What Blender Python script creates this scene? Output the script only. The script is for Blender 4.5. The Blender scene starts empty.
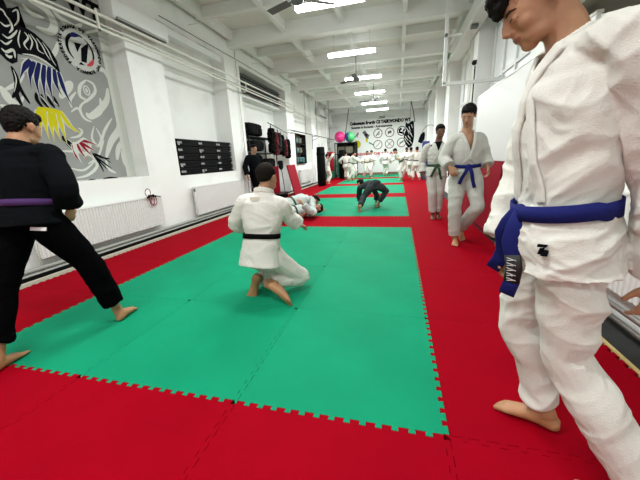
import bpy, bmesh, math, random
from mathutils import Vector, Matrix, noise
from mathutils.bvhtree import BVHTree
random.seed(7)
V = Vector
scn = bpy.context.scene
col = scn.collection

# ------------------------------------------------------------------ camera
C0=(-0.222,-1.11,1.158); RX=(0.96932, 0.24133, -0.04677); UX=(-0.01824, 0.26037, 0.96534); FX=(-0.24514, 0.93486, -0.25679); FPX=303.18
cam_d = bpy.data.cameras.new('camera'); cam = bpy.data.objects.new('camera', cam_d); col.objects.link(cam)
cam_d.sensor_fit = 'HORIZONTAL'; cam_d.sensor_width = 36; cam_d.lens = 36 * FPX / 640
cam_d.clip_start = .02; cam_d.clip_end = 100
_m = Matrix((RX, UX, [-v for v in FX])).transposed().to_4x4(); _m.translation = C0
cam.matrix_world = _m
scn.camera = cam
# ------------------------------------------------------------------ world, exposure
w = bpy.data.worlds.new('world'); scn.world = w; w.use_nodes = True
w.node_tree.nodes['Background'].inputs[0].default_value = (.95, .98, 1, 1)
w.node_tree.nodes['Background'].inputs[1].default_value = .9
scn.view_settings.view_transform = 'Standard'; scn.view_settings.look = 'None'
scn.view_settings.gamma = 1; scn.view_settings.use_curve_mapping = False
scn.view_settings.exposure = .95
LAMP_W = 38

# ------------------------------------------------------------------ materials
def mat(name, c, rough=.6, bump=0, bscale=60, var=0, vscale=4, metal=0, spec=.5, sheen=0, sss=0, emit=0, stain=None):
    m = bpy.data.materials.new(name); m.use_nodes = True; nt = m.node_tree; b = nt.nodes['Principled BSDF']
    b.inputs['Base Color'].default_value = (*c, 1); b.inputs['Roughness'].default_value = rough
    b.inputs['Metallic'].default_value = metal; b.inputs['Specular IOR Level'].default_value = spec
    if sheen: b.inputs['Sheen Weight'].default_value = sheen
    if sss:
        b.inputs['Subsurface Weight'].default_value = sss; b.inputs['Subsurface Radius'].default_value = (1, .35, .2); b.inputs['Subsurface Scale'].default_value = .01
    tc = nt.nodes.new('ShaderNodeTexCoord')
    if var or stain:
        n = nt.nodes.new('ShaderNodeTexNoise'); n.inputs['Scale'].default_value = vscale; n.inputs['Detail'].default_value = 6
        nt.links.new(tc.outputs['Object'], n.inputs['Vector'])
        r = nt.nodes.new('ShaderNodeValToRGB'); nt.links.new(n.outputs[0], r.inputs[0])
        e = r.color_ramp.elements
        if stain:
            e[0].position = .28; e[1].position = .46; e[0].color = (*stain, 1); e[1].color = (*c, 1)
        else:
            e[0].position = .3; e[1].position = .7
            e[0].color = (*[x * (1 - var) for x in c], 1); e[1].color = (*[min(1, x * (1 + var)) for x in c], 1)
        nt.links.new(r.outputs[0], b.inputs['Base Color'])
    if bump:
        n = nt.nodes.new('ShaderNodeTexNoise'); n.inputs['Scale'].default_value = bscale; n.inputs['Detail'].default_value = 4
        nt.links.new(tc.outputs['Object'], n.inputs['Vector'])
        bp = nt.nodes.new('ShaderNodeBump'); bp.inputs['Strength'].default_value = bump; bp.inputs['Distance'].default_value = .01
        nt.links.new(n.outputs[0], bp.inputs['Height']); nt.links.new(bp.outputs[0], b.inputs['Normal'])
    if emit:
        b.inputs['Emission Color'].default_value = (*c, 1); b.inputs['Emission Strength'].default_value = emit
    return m
M = dict(
 red=mat('red_foam', (.275, .0008, .008), .75, .12, 300, .06, 3, spec=.02),
 redpad=mat('red_pad', (.26, .006, .018), .7, .1, 200, spec=.08),
 green=mat('green_foam', (.005, .25, .125), .7, .12, 300, .10, 2, spec=.06),
 rim=mat('yellow_edging', (.55, .42, .16), .7), cream=mat('cream_edging', (.55, .5, .4), .7),
 concrete=mat('concrete', (.02, .02, .02), .9, .3, 30, .3, 5),
 wall=mat('wall_paint', (.86, .87, .845), .75, .12, 25, stain=(.78, .79, .76), vscale=1.7),
 white=mat('white_paint', (.72, .73, .71), .5),
 ceil=mat('ceiling_paint', (.80, .80, .76), .8, .1, 40),
 beam=mat('beam_paint', (.82, .84, .82), .7, .1, 40),
 pipe=mat('pipe_paint', (.72, .73, .65), .35), steel=mat('steel', (.55, .55, .55), .3, metal=.9),
 grey=mat('grey_metal', (.14, .145, .145), .5, spec=.3), dark=mat('dark_metal', (.012, .012, .012), .6, spec=.15), darkred=mat('dark_red_nylon', (.09, .008, .012), .7, spec=.15),
 black=mat('black_plastic', (.003, .003, .0035), .6, spec=.06), rubber=mat('black_rubber', (.004, .004, .004), .8, spec=.06),
 mural=mat('mural_grey', (.27, .28, .265), .8, var=.06, vscale=3), mwhite=mat('mural_white', (.58, .60, .55), .8),
 mblack=mat('mural_black', (.004, .004, .006), .8, spec=.05), mblue=mat('mural_blue', (.010, .014, .085), .8, spec=.1),
 myellow=mat('mural_yellow', (.55, .50, .01), .8, spec=.1), mred=mat('mural_red', (.24, .006, .02), .8, spec=.1),
 gi=mat('white_gi_cloth', (.66, .65, .59), .9, .35, 260, .03, 6, spec=.1, sheen=.1),
 gi2=mat('off_white_gi_cloth', (.50, .50, .46), .9, .35, 260, .05, 6, spec=.1, sheen=.1),
 gigrey=mat('grey_white_gi_cloth', (.46, .50, .47), .85, .3, 200, .12, 7, spec=.2),
 kgi=mat('black_gi_cloth', (.004, .005, .006), .95, .2, 200, spec=.04),
 kgi2=mat('black_trousers_cloth', (.002, .002, .0025), .95, .2, 200, spec=.02),
 greycloth=mat('dark_grey_cloth', (.035, .042, .045), .9, .3, 150, .15, 9, spec=.1),
 tshirt=mat('pale_cloth', (.45, .38, .32), .85, .2, 150),
 blue=mat('blue_belt_cotton', (.012, .016, .12), .8, .3, 300, spec=.1), purple=mat('purple_belt_cotton', (.07, .03, .115), .8, .3, 300, spec=.1),
 kbelt=mat('black_belt_cotton', (.003, .003, .003), .8, .3, 300, spec=.05), gbelt=mat('green_belt_cotton', (.01, .05, .015), .75, .3, 300),
 patch=mat('black_belt_bar', (.01, .01, .01), .6), thread=mat('white_thread', (.7, .7, .7), .6),
 skin=mat('skin', (.40, .205, .11), .55, .12, 200, .06, 12, sss=.06), skin2=mat('skin_light', (.38, .20, .115), .55, .12, 200, .06, 12, sss=.06),
 skin3=mat('skin_brown', (.13, .055, .03), .55, .1, 200, sss=.1),
 feet=mat('sole_skin', (.40, .19, .085), .55, .1, 200, .1, 20, sss=.1),
 lips=mat('lips', (.26, .10, .065), .5), eyew=mat('eye', (.02, .015, .012), .2), brow=mat('brow_hair', (.02, .012, .008), .8),
 hair=mat('dark_hair', (.005, .004, .003), .6, .3, 250, .4, 60, spec=.12), hairb=mat('short_brown_hair', (.010, .007, .005), .8, .3, 400, .5, 80, spec=.1),
 lamp=mat('lamp_tube', (1, 1, .98), .4, emit=9), housing=mat('lamp_housing', (.8, .8, .8), .4),
 pink=mat('pink_vinyl', (.75, .03, .22), .4), lime=mat('green_vinyl', (.05, .38, .12), .4), bluev=mat('blue_vinyl', (.02, .08, .35), .4),
 bluemat=mat('blue_violet_mat', (.055, .055, .22), .6), dgreen=mat('dark_green_pad', (.01, .13, .06), .6),
 wood=mat('wood', (.22, .13, .07), .6, .2, 20, .3, 8), olive=mat('olive_board', (.13, .12, .08), .7, .1, 20, .2, 5),
 banner=mat('banner_cloth', (.78, .79, .76), .7), signring=mat('sign_maroon', (.16, .06, .07), .6), signfig=mat('sign_dark', (.10, .10, .11), .6), dullpipe=mat('dull_pipe', (.30, .30, .27), .5), frost=mat('frosted_pane', (.80, .82, .82), .35), emb=mat('emblem_pale', (.50, .51, .48), .7), mredb=mat('emblem_red', (.5, .02, .04), .6), label=mat('case_marking', (.30, .31, .31), .6),
 curtain=mat('grey_green_cloth', (.30, .33, .28), .8), teal=mat('teal_box', (.03, .12, .12), .5),
)

# ------------------------------------------------------------------ mesh helpers
def link(name, me, m=None, parent=None, smooth=False):
    o = bpy.data.objects.new(name, me); col.objects.link(o)
    if m is not None:
        for x in (m if isinstance(m, (list, tuple)) else [m]): me.materials.append(M[x] if isinstance(x, str) else x)
    if parent is not None: o.parent = parent
    if smooth:
        for p in me.polygons: p.use_smooth = True
    return o
def obj(name, bm, m=None, parent=None, smooth=False, bevel=0):
    me = bpy.data.meshes.new(name); bmesh.ops.recalc_face_normals(bm, faces=bm.faces); bm.to_mesh(me); bm.free()
    o = link(name, me, m, parent, smooth)
    if bevel:
        b = o.modifiers.new('bevel', 'BEVEL'); b.width = bevel; b.segments = 2; b.limit_method = 'ANGLE'
    return o
def tag(o, label=None, cat=None, group=None, kind=None):
    if label: o['label'] = label
    if cat: o['category'] = cat
    if group: o['group'] = group
    if kind: o['kind'] = kind
    return o
def empty(name, loc=(0, 0, 0), label=None, cat=None, group=None, rz=0):
    o = bpy.data.objects.new(name, None); col.objects.link(o); o.location = loc; o.rotation_euler = (0, 0, rz); o.empty_display_size = .1
    return tag(o, label, cat, group)
def box(bm, lo, hi, mtx=None, mi=0):
    lo = [min(a, b) for a, b in zip(lo, hi)] if False else lo
    vs = [V((x, y, z)) for x in (lo[0], hi[0]) for y in (lo[1], hi[1]) for z in (lo[2], hi[2])]
    if mtx is not None: vs = [mtx @ v for v in vs]
    bv = [bm.verts.new(v) for v in vs]
    for f in ((0, 1, 3, 2), (4, 6, 7, 5), (0, 4, 5, 1), (2, 3, 7, 6), (0, 2, 6, 4), (1, 5, 7, 3)):
        bm.faces.new([bv[i] for i in f]).material_index = mi
    return bm
def boxo(name, lo, hi, m, parent=None, bevel=0, mtx=None):
    return obj(name, box(bmesh.new(), lo, hi, mtx), m, parent, bevel=bevel)
def frame_of(d, hint):
    d = V(d).normalized(); h = V(hint)
    x = h - d * h.dot(d)
    if x.length < 1e-5: x = d.orthogonal()
    x.normalize(); return x, d.cross(x).normalized()
def loft(bm, pts, rad, hint=(1, 0, 0), n=14, hints=None, mi=0, power=1):
    """closed tube through pts, radii (a along hint, b across)"""
    pts = [V(p) for p in pts]; rings = []
    for i, p in enumerate(pts):
        d = (pts[min(i + 1, len(pts) - 1)] - pts[max(i - 1, 0)])
        x, y = frame_of(d, hints[i] if hints else hint)
        a, b = rad[i] if isinstance(rad[i], (tuple, list)) else (rad[i], rad[i])
        ring = []
        for k in range(n):
            t = 2 * math.pi * k / n; c, s = math.cos(t), math.sin(t)
            if power != 1: c = math.copysign(abs(c) ** power, c); s = math.copysign(abs(s) ** power, s)
            ring.append(bm.verts.new(p + x * a * c + y * b * s))
        rings.append(ring)
    for A, B in zip(rings, rings[1:]):
        for k in range(n): bm.faces.new((A[k], A[(k + 1) % n], B[(k + 1) % n], B[k])).material_index = mi
    bm.faces.new(rings[0][::-1]).material_index = mi; bm.faces.new(rings[-1]).material_index = mi
def smooth_loft(bm, pts, rad, hint=(1, 0, 0), n=14, sub=4, hints=None):
    pts = [V(p) for p in pts]; R = [r if isinstance(r, (tuple, list)) else (r, r) for r in rad]
    P, Q, H = [], [], []
    hh = [V(h) for h in hints] if hints else [V(hint)] * len(pts)
    for i in range(len(pts) - 1):
        p0, p1, p2, p3 = pts[max(i - 1, 0)], pts[i], pts[i + 1], pts[min(i + 2, len(pts) - 1)]
        for k in range(sub):
            t = k / sub
            P.append(.5 * ((2 * p1) + (p2 - p0) * t + (2 * p0 - 5 * p1 + 4 * p2 - p3) * t * t + (3 * p1 - p0 - 3 * p2 + p3) * t ** 3))
            s = t * t * (3 - 2 * t)
            Q.append((R[i][0] * (1 - s) + R[i + 1][0] * s, R[i][1] * (1 - s) + R[i + 1][1] * s)); H.append(hh[i].lerp(hh[i + 1], t))
    P.append(pts[-1]); Q.append(R[-1]); H.append(hh[-1])
    loft(bm, P, Q, n=n, hints=H)
def ball(bm, c, r, mtx=None, seg=16, mi=0):
    r = (r, r, r) if not isinstance(r, (tuple, list)) else r
    T = Matrix.Translation(c) @ (mtx.to_4x4() if mtx is not None else Matrix()) @ Matrix.Diagonal((*r, 1))
    g = bmesh.ops.create_uvsphere(bm, u_segments=seg, v_segments=max(6, seg * 2 // 3), radius=1, matrix=T)
    for f in {f for v in g['verts'] for f in v.link_faces}: f.material_index = mi
def cyl(bm, a, b, r, n=12, r2=None, mi=0): loft(bm, [a, b], [r, r2 if r2 is not None else r], n=n, mi=mi, hint=(.3, .5, .8))
def tube(name, pts, r, m, parent=None, n=10):
    bm = bmesh.new(); loft(bm, pts, [r] * len(pts), n=n, hint=(.13, .27, .95)); return obj(name, bm, m, parent, smooth=True)
def remesh(bm, vox, smooth=3, fac=.5):
    me = bpy.data.meshes.new('t'); bm.to_mesh(me); bm.free()
    o = bpy.data.objects.new('t', me); col.objects.link(o)
    r = o.modifiers.new('r', 'REMESH'); r.mode = 'VOXEL'; r.voxel_size = vox; r.adaptivity = 0
    if smooth:
        s = o.modifiers.new('s', 'SMOOTH'); s.factor = fac; s.iterations = smooth
    dg = bpy.context.evaluated_depsgraph_get(); dg.update()
    out = bpy.data.meshes.new_from_object(o.evaluated_get(dg))
    bpy.data.objects.remove(o); bpy.data.meshes.remove(me)
    return out
def remesh_plain(bm):
    me = bpy.data.meshes.new('t'); bmesh.ops.recalc_face_normals(bm, faces=bm.faces); bm.to_mesh(me); bm.free(); return me
def tufts(me, amp, freq, seed=0):
    ns = [v.normal.copy() for v in me.vertices]; off = V((seed * 2.1, seed, 3))
    for v, n in zip(me.vertices, ns):
        p = v.co * freq + off; q = V((p.x * 1.0, p.y * 1.0, p.z * .5)); a = 1 - abs(noise.noise(q + noise.noise_vector(p * .4) * 1.2)) * 2.6; c = noise.noise(p * 2.1)
        v.co += n * amp * (.75 * a + .4 * c)
    me.update()
def wrinkle(me, amp, freq, seed=0, stretch=(1, 1, .45)):
    ns = [v.normal.copy() for v in me.vertices]; off = V((seed * 3.7, seed * 1.3, seed * 5.1))
    for v, n in zip(me.vertices, ns):
        p = V((v.co.x * stretch[0], v.co.y * stretch[1], v.co.z * stretch[2])) * freq + off
        wv = noise.noise_vector(v.co * freq * .45 + off) * 1.1
        a = 1 - abs(noise.noise(p + wv)) * 3.2
        b = 1 - abs(noise.noise((p + wv * 1.6) * 2.3 + V((9, 2, 4)))) * 3.2
        v.co += n * (amp * (.8 * a + .2 * b - .25))
    me.update()

# ------------------------------------------------------------------ people
def head_parts(bm, c, f, u, s=1, profile=1):
    l = u.cross(f).normalized(); R = Matrix((f, l, u)).transposed()
    def P(a, b, d): return c + (f * a + l * b + u * d) * s
    def E(p, r): ball(bm, P(*p), tuple(x * s for x in r), R, 18)
    E((-.012, 0, .032), (.095, .074, .086)); E((.028, 0, .0), (.062, .064, .075)); E((.02, 0, -.045), (.058, .054, .05))
    E((.062, 0, -.088), (.026, .026, .022)); E((.03, .026, -.068), (.050, .028, .032)); E((.03, -.026, -.068), (.050, .028, .032))
    E((.072, 0, .028), (.018, .045, .016)); E((.046, .030, -.026), (.034, .030, .034)); E((.046, -.030, -.026), (.034, .030, .034))
    E((.074, 0, -.055), (.018, .024, .022))
    E((.088, 0, -.052), (.010, .020, .0055)); E((.086, 0, -.064), (.010, .018, .006))
    loft(bm, [P(.078, 0, .018), P(.096, 0, -.006), P(.108, 0, -.026), P(.092, 0, -.036)], [(.007 * s, .01 * s), (.009 * s, .012 * s), (.012 * s, .011 * s), (.008 * s, .008 * s)], hint=l, n=10)
    for q in (-1, 1):
        E((.098, .010 * q, -.031), (.011, .008, .007)); E((.076, .031 * q, -.002), (.011, .014, .010))
        E((-.008, .075 * q, -.008), (.017, .008, .030)); E((-.015, .080 * q, .008), (.014, .006, .016))
    return P
def hand(bm, wrist, d, n, thumb, s=1, curl=.35, side=1):
    """d along the fingers, n palm normal, thumb: direction of the thumb side"""
    d = V(d).normalized(); n = V(n); n = (n - d * n.dot(d)).normalized(); t = V(thumb); t = t - d * t.dot(d) - n * t.dot(n); t.normalize()
    w = V(wrist)
    loft(bm, [w - d * .02 * s, w + d * .015 * s, w + d * .05 * s, w + d * .088 * s], [(.024 * s, .019 * s), (.028 * s, .018 * s), (.039 * s, .016 * s), (.040 * s, .013 * s)], hint=t, n=12)
    for k, (o, L, r) in enumerate(((.029, .070, .0092), (.010, .078, .0095), (-.010, .072, .0092), (-.028, .058, .0082))):
        p = w + d * .080 * s + t * o * s; dd = (d + t * o * 2.2).normalized(); pts = [p - dd * .02 * s, p]; a = curl * (.7 + .12 * k)
        ang = 0
        for j, q in enumerate((.45, .32, .27)):
            ang += a * (1, 1.25, .8)[j]; p = p + (dd * math.cos(ang) + n * math.sin(ang)) * L * q * s; pts.append(p)
        loft(bm, pts, [r * s, r * s, r * .95 * s, r * .9 * s, r * .7 * s], n=8, hint=t)
    p = w + d * .018 * s + t * .022 * s; d1 = (d * .62 + t * .7 + n * .35).normalized(); d2 = (d * .85 + t * .35 + n * .4).normalized()
    loft(bm, [p, p + d1 * .034 * s, p + d1 * .034 * s + d2 * .028 * s, p + d1 * .034 * s + d2 * .05 * s], [.014 * s, .0115 * s, .0100 * s, .0078 * s], n=8, hint=n)
def foot(bm, ankle, heel, toe, up, s=1, side=1):
    """ankle joint, heel point and toe tip on the sole, sole's up direction; side +1 puts the big toe on +lat"""
    h, t = V(heel), V(toe); d = (t - h).normalized(); u = V(up); u = (u - d * u.dot(d)).normalized(); l = u.cross(d) * side
    L = .245 * s
    def P(a, b, z): return h + d * a * L + l * b * s + u * z * s
    smooth_loft(bm, [P(.0, 0, .035), P(.10, 0, .034), P(.35, .0, .040), P(.6, .003, .030), P(.78, .004, .019), P(.84, .004, .015)],
                [(.018 * s, .022 * s), (.032 * s, .034 * s), (.031 * s, .037 * s), (.038 * s, .027 * s), (.044 * s, .018 * s), (.040 * s, .013 * s)], hint=l, n=14, sub=3)
    loft(bm, [V(ankle), P(.2, 0, .05)], [(.036 * s, .038 * s), (.034 * s, .042 * s)], hint=l, n=12)
    for k, (o, e, r) in enumerate(((.030, 1.0, .0125), (.010, .985, .009), (-.006, .96, .0085), (-.021, .93, .008), (-.034, .90, .0075))):
        loft(bm, [P(.76, o * .9, .016), P(e - .07, o, .013), P(e - .015, o, .010)], [r * s, r * s, r * .8 * s], n=8, hint=l)
def ik(a, b, L1, L2, pole):
    a, b = V(a), V(b); d = b - a; D = min(d.length, (L1 + L2) * .999); dn = d.normalized()
    x = (L1 * L1 - L2 * L2 + D * D) / (2 * D); h = math.sqrt(max(0, L1 * L1 - x * x)); p = V(pole); p = (p - dn * p.dot(dn)).normalized()
    return a + dn * x + p * h

def person(name, label, J, gi='gi', trousers=None, belt=None, skin='skin', hair='hair', vox=.009, s=1, bulk=1, vneck=True, undershirt=None,
           belt_tails=True, cuff=.86, hem=.88, hairstyle='short', amp=.006, group=None, cat='person', seed=1, knot_at=0, skirt=.16, lift_belt=0):
    root = empty(name, (0, 0, 0), label, cat, group)
    J = {k: (V(v) if isinstance(v, (tuple, list, Vector)) and k != 'tails' else v) for k, v in J.items()}
    pel, nk, hd = J['pelvis'], J['neck'], J['head']
    root.location = (pel.x, pel.y, 0)
    latS = (J['shL'] - J['shR']).normalized(); latH = (J['hipL'] - J['hipR']).normalized()
    up = (nk - pel).normalized(); front = latS.cross(up).normalized(); frontH = latH.cross(up).normalized()
    fdir = J['face'].normalized(); hup = J.get('hup', V((0, 0, 1))); hup = (hup - fdir * hup.dot(fdir)).normalized()
    T = (nk - pel).length; bend = J.get('bend', 0)
    def spine(t): return pel + (nk - pel) * t - front * (math.sin(max(0, min(1, t)) * math.pi) * bend)
    tro = trousers or gi
    # ---- body
    b = bmesh.new()
    ts = (-.12, 0, .25, .5, .72, .86, .95, 1.0)
    ra = ((.11, .085), (.14, .095), (.125, .088), (.135, .095), (.146, .097), (.122, .074), (.082, .058), (.058, .054))
    smooth_loft(b, [spine(t) for t in ts], [(x * s, y * s) for x, y in ra], hints=[latH, latH, latH.lerp(latS, .4), latS, latS, latS, latS, latS], n=20, sub=3)
    P = head_parts(b, hd, fdir, hup, s)
    nb = P(-.025, 0, -.06); smooth_loft(b, [spine(.93), nk + (nb - nk) * .3, nb, P(-.02, 0, 0)], [(.075 * s, .06 * s), (.058 * s, .057 * s), (.052 * s, .055 * s), (.05 * s, .055 * s)], hint=latS, n=14)
    for q in 'LR':
        sh, el, wr = J['sh' + q], J['el' + q], J['wr' + q]
        smooth_loft(b, [spine(.9) * .5 + sh * .5, sh, sh.lerp(el, .4), el, el.lerp(wr, .3), wr], [.036 * s, .043 * s, .042 * s, .038 * s, .04 * s, .026 * s], n=12, sub=3)
        hd_ = J.get('hd' + q, (wr - el)); hn = J.get('hn' + q, -latS if q == 'L' else latS); th = J.get('ht' + q, front)
        hand(b, wr, hd_, hn, th, s, J.get('curl', .4))
        hp, kn, an = J['hip' + q], J['kn' + q], J['an' + q]
        smooth_loft(b, [hp + up * .03, hp.lerp(kn, .15), hp.lerp(kn, .5), kn, kn.lerp(an, .3), kn.lerp(an, .7), an], [.075 * s, .082 * s, .07 * s, .052 * s, .053 * s, .038 * s, .034 * s], n=14, sub=3)
        he, to = J['he' + q], J['to' + q]
        foot(b, an, he, to, J.get('fu' + q, V((0, 0, 1))), s * J.get('fs', 1), 1 if q == 'R' else -1)
    me = remesh(b, vox, 5 if vox < .007 else 3 if vox < .01 else 2)
    o = link('body', me, [skin, 'lips', 'eyew', 'brow', 'feet'], root, True)
    l = hup.cross(fdir)
    for p in me.polygons:
        if any((p.center - (J['he' + k] * .5 + J['to' + k] * .5)).length < .15 * s for k in 'LR') and skin in ('skin', 'skin2'): p.material_index = 4
        q = p.center - hd
        if q.length < .16 * s:
            a, y, z = q.dot(fdir) / s, q.dot(l) / s, q.dot(hup) / s
            if a > .05:
                if vox < .01 and not (z < -.04): continue
                if ((abs(y) - .031) / .014) ** 2 + ((z + .003) / .0048) ** 2 < 1: p.material_index = 2
                elif ((abs(y) - .032) / .021) ** 2 + ((z - .021 + abs(abs(y) - .032) * .2) / .0045) ** 2 < 1: p.material_index = 3
                elif (y / .021) ** 2 + ((z + .058) / .009) ** 2 < 1 and a > .082: p.material_index = 1
    if vox < .01:      # lids and brows that follow the face
        fb = BVHTree.FromPolygons([v.co for v in me.vertices], [tuple(p.vertices) for p in me.polygons])
        def on_face(y, z, dep=.0):
            h = fb.ray_cast(P(.16, y, z), -fdir, .2); return (h[0] if h[0] is not None else P(.08, y, z)) + fdir * dep * s
        for q in (-1, 1):
            b = bmesh.new(); pts = [on_face(q * y, z, -.0005) for y, z in ((.014, .017), (.024, .0215), (.036, .0225), (.047, .016))]
            loft(b, pts, [(.0035 * s, .0018 * s), (.0045 * s, .002 * s), (.004 * s, .002 * s), (.0015 * s, .001 * s)], hint=hup, n=8); link('eyebrow', remesh_plain(b), 'brow', root, True)
            b = bmesh.new(); pts = [on_face(q * y, z, -.001) for y, z in ((.018, -.004), (.026, -.001), (.036, -.001), (.045, -.005))]
            loft(b, pts, [(.0014 * s, .0016 * s), (.0034 * s, .0018 * s), (.0034 * s, .0018 * s), (.0010 * s, .001 * s)], hint=hup, n=8); link('eye', remesh_plain(b), 'eyew', root, True)
    # ---- hair
    if hairstyle:
        b = bmesh.new(); R = Matrix((fdir, l, hup)).transposed()
        def E(p, r): ball(b, P(*p), tuple(x * s for x in r), R, 20)
        E((-.022, 0, .045), (.094, .080, .084)); E((-.06, 0, .012), (.055, .066, .065)) if hairstyle != 'crop' else E((-.045, 0, .02), (.068, .070, .062))
        if hairstyle == 'short': E((.03, 0, .082), (.058, .062, .032)); E((-.062, 0, -.018), (.036, .055, .045))
        if hairstyle == 'fringe': E((.05, 0, .078), (.062, .06, .035)); E((.086, 0, .054), (.026, .042, .024)); E((.100, .006, .040), (.012, .03, .016)); E((.02, .045, .05), (.03, .03, .03)); E((.02, -.045, .05), (.03, .03, .03))
        if hairstyle == 'long': E((-.07, 0, -.05), (.04, .06, .09))
        hm = remesh(b, min(vox, .0045) if vox < .01 else vox, 1)
        tufts(hm, {'crop': .0025, 'fringe': .006}.get(hairstyle, .008) * s, 75 if hairstyle != 'crop' else 110, seed)
        link('hair', hm, hair, root, True)
    # ---- trousers
    wst = J.get('waist', .22)
    b = bmesh.new()
    smooth_loft(b, [spine(-.14), spine(-.02), spine(wst * .6), spine(wst)], [(.125 * s, .10 * s), (.178 * s * bulk, .128 * s * bulk), (.165 * s, .12 * s), (.15 * s, .11 * s)], hints=[latH] * 4, n=20)
    for q in 'LR':
        hp, kn, an = J['hip' + q], J['kn' + q], J['an' + q]; e = kn.lerp(an, hem)
        g = bulk * s
        smooth_loft(b, [hp + up * .04, hp.lerp(kn, .15), hp.lerp(kn, .5), hp.lerp(kn, .85), kn, kn.lerp(an, .15), kn.lerp(an, hem * .6), e], [.095 * g, .108 * g, .10 * g, .086 * g, .082 * g, .082 * g, .078 * g, .074 * g], n=16, sub=3)
    tm = remesh(b, vox, 2); wrinkle(tm, amp, 5.5, seed + 3, (.7, .7, 1.25))
    link('trousers', tm, tro, root, True); tbv2 = BVHTree.FromPolygons([v.co for v in tm.vertices], [tuple(p.vertices) for p in tm.polygons])
    # ---- jacket
    b = bmesh.new()
    sk = skirt; fl = J.get('flare', 1)
    js = [(-sk, (.205 * fl, .162 * fl)), (-sk * .5, (.194 * fl, .153 * fl)), (.08, (.178, .140)), (wst, (.158, .125)), (.42, (.176, .14)), (.6, (.19, .142)), (.76, (.182, .130)), (.86, (.155, .105)), (.94, (.105, .080)), (1.0, (.078, .07))]
    smooth_loft(b, [spine(t) for t, r in js], [(x * s * bulk, y * s * bulk) for t, (x, y) in js], hints=[latH, latH, latH, latH.lerp(latS, .3), latH.lerp(latS, .7)] + [latS] * 5, n=24, sub=3)
    tb = b.copy()
    for q in 'LR':
        sh, el, wr = J['sh' + q], J['el' + q], J['wr' + q]; e = el.lerp(wr, cuff); g = s * bulk
        smooth_loft(b, [spine(.86) * .6 + sh * .4, sh, sh.lerp(el, .4), el, el.lerp(wr, cuff * .5), e], [.068 * g, .070 * g, .076 * g, .072 * g, .074 * g, .078 * g], n=16, sub=3)
    jm = remesh(b, vox, 2); wrinkle(jm, amp, 6.5, seed, (.8, .8, 1.2))
    # V opening
    cross_t, top_t = J.get('cross', .52), 1.02; nw = .085 * s
    def axis(p):
        t = (p - pel).dot(up) / T; q = p - spine(t); return t, q.dot(latS), q.dot(front)
    tbv = BVHTree.FromBMesh(tb); tb.free()
    bm = bmesh.new(); bm.from_mesh(jm)
    if vneck:
        dl = []
        for f in bm.faces:
            t, x, y = axis(f.calc_center_median())
            if t > cross_t and y > .0 and abs(x) < nw * min(.9, (t - cross_t) / (top_t - cross_t)) and t < 1.2 and (not J.get('nodel')): dl.append(f)
        for f in bm.faces:
            t, x, y = axis(f.calc_center_median())
            if t < .06 and y > .02 and abs(x + .02) < .36 * (.06 - t) and J.get('split', 1) and abs(x) < .12: dl.append(f)
        bmesh.ops.delete(bm, geom=list(set(dl)), context='FACES')
    # the top cap of the collar opening
    dl = [f for f in bm.faces if axis(f.calc_center_median())[0] > .992 and abs(axis(f.calc_center_median())[1]) < .06 * s and abs(axis(f.calc_center_median())[2]) < .065 * s]
    bmesh.ops.delete(bm, geom=dl, context='FACES')
    bv = BVHTree.FromBMesh(bm); bm.to_mesh(jm); bm.free()
    jk = link('jacket', jm, gi, root, True)
    if undershirt:
        b = bmesh.new()
        smooth_loft(b, [spine(t) for t in (.3, .5, .72, .86, .95, 1.02)], [(x * s, y * s) for x, y in ((.14, .10), (.15, .11), (.17, .117), (.155, .092), (.105, .072), (.064, .062))], hints=[latS] * 6, n=20)
        link('undershirt', remesh(b, vox, 2), undershirt, root, True)
    # lapel band
    def surf(t, x):
        c = spine(t) + latS * x
        h = tbv.ray_cast(c + front * .5, -front, .7)
        p = h[0] if h[0] is not None else c + front * .08 * s
        h2 = bv.ray_cast(p + front * .05, -front, .09)
        if h2[0] is not None and (h2[0] - p).dot(front) > 0: p = h2[0]
        return p
    if vneck:
        for q in (1, -1):
            pts = []
            for k in range(5):       # round the nape
                a = math.pi * (1 - k / 4 * .62) * .5 + math.pi * .5 if False else math.pi * (1 - k / 8)
                pts.append(spine(.985 + .03 * (1 - k / 4)) + latS * (q * math.sin(a) * nw * .95) + front * (math.cos(a) * .072 * s))
            end_t = wst + .03; N = 12
            for k in range(1, N + 1):
                t = top_t + (end_t - top_t) * k / N; x = q * nw * (t - cross_t) / (top_t - cross_t) if t > cross_t else -q * .075 * s * ((cross_t - t) / max(.05, cross_t - end_t)) ** .8
                if k <= 1: t2 = min(t, .97)
                else: t2 = t
                pts.append(surf(t2, x) + front * (.008 if q == 1 else .002))
            hints = []
            for i, p in enumerate(pts):
                d = pts[min(i + 1, len(pts) - 1)] - pts[max(i - 1, 0)]
                radial = (front if i > 4 else (p - spine(1.0)).normalized()); hints.append(d.cross(radial))
            b = bmesh.new(); loft(b, pts, [(.023 * s, .007 * s)] * len(pts), hints=hints, n=10, power=.7)
            link('lapel', remesh(b, .005, 1), gi, root, True)
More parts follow.
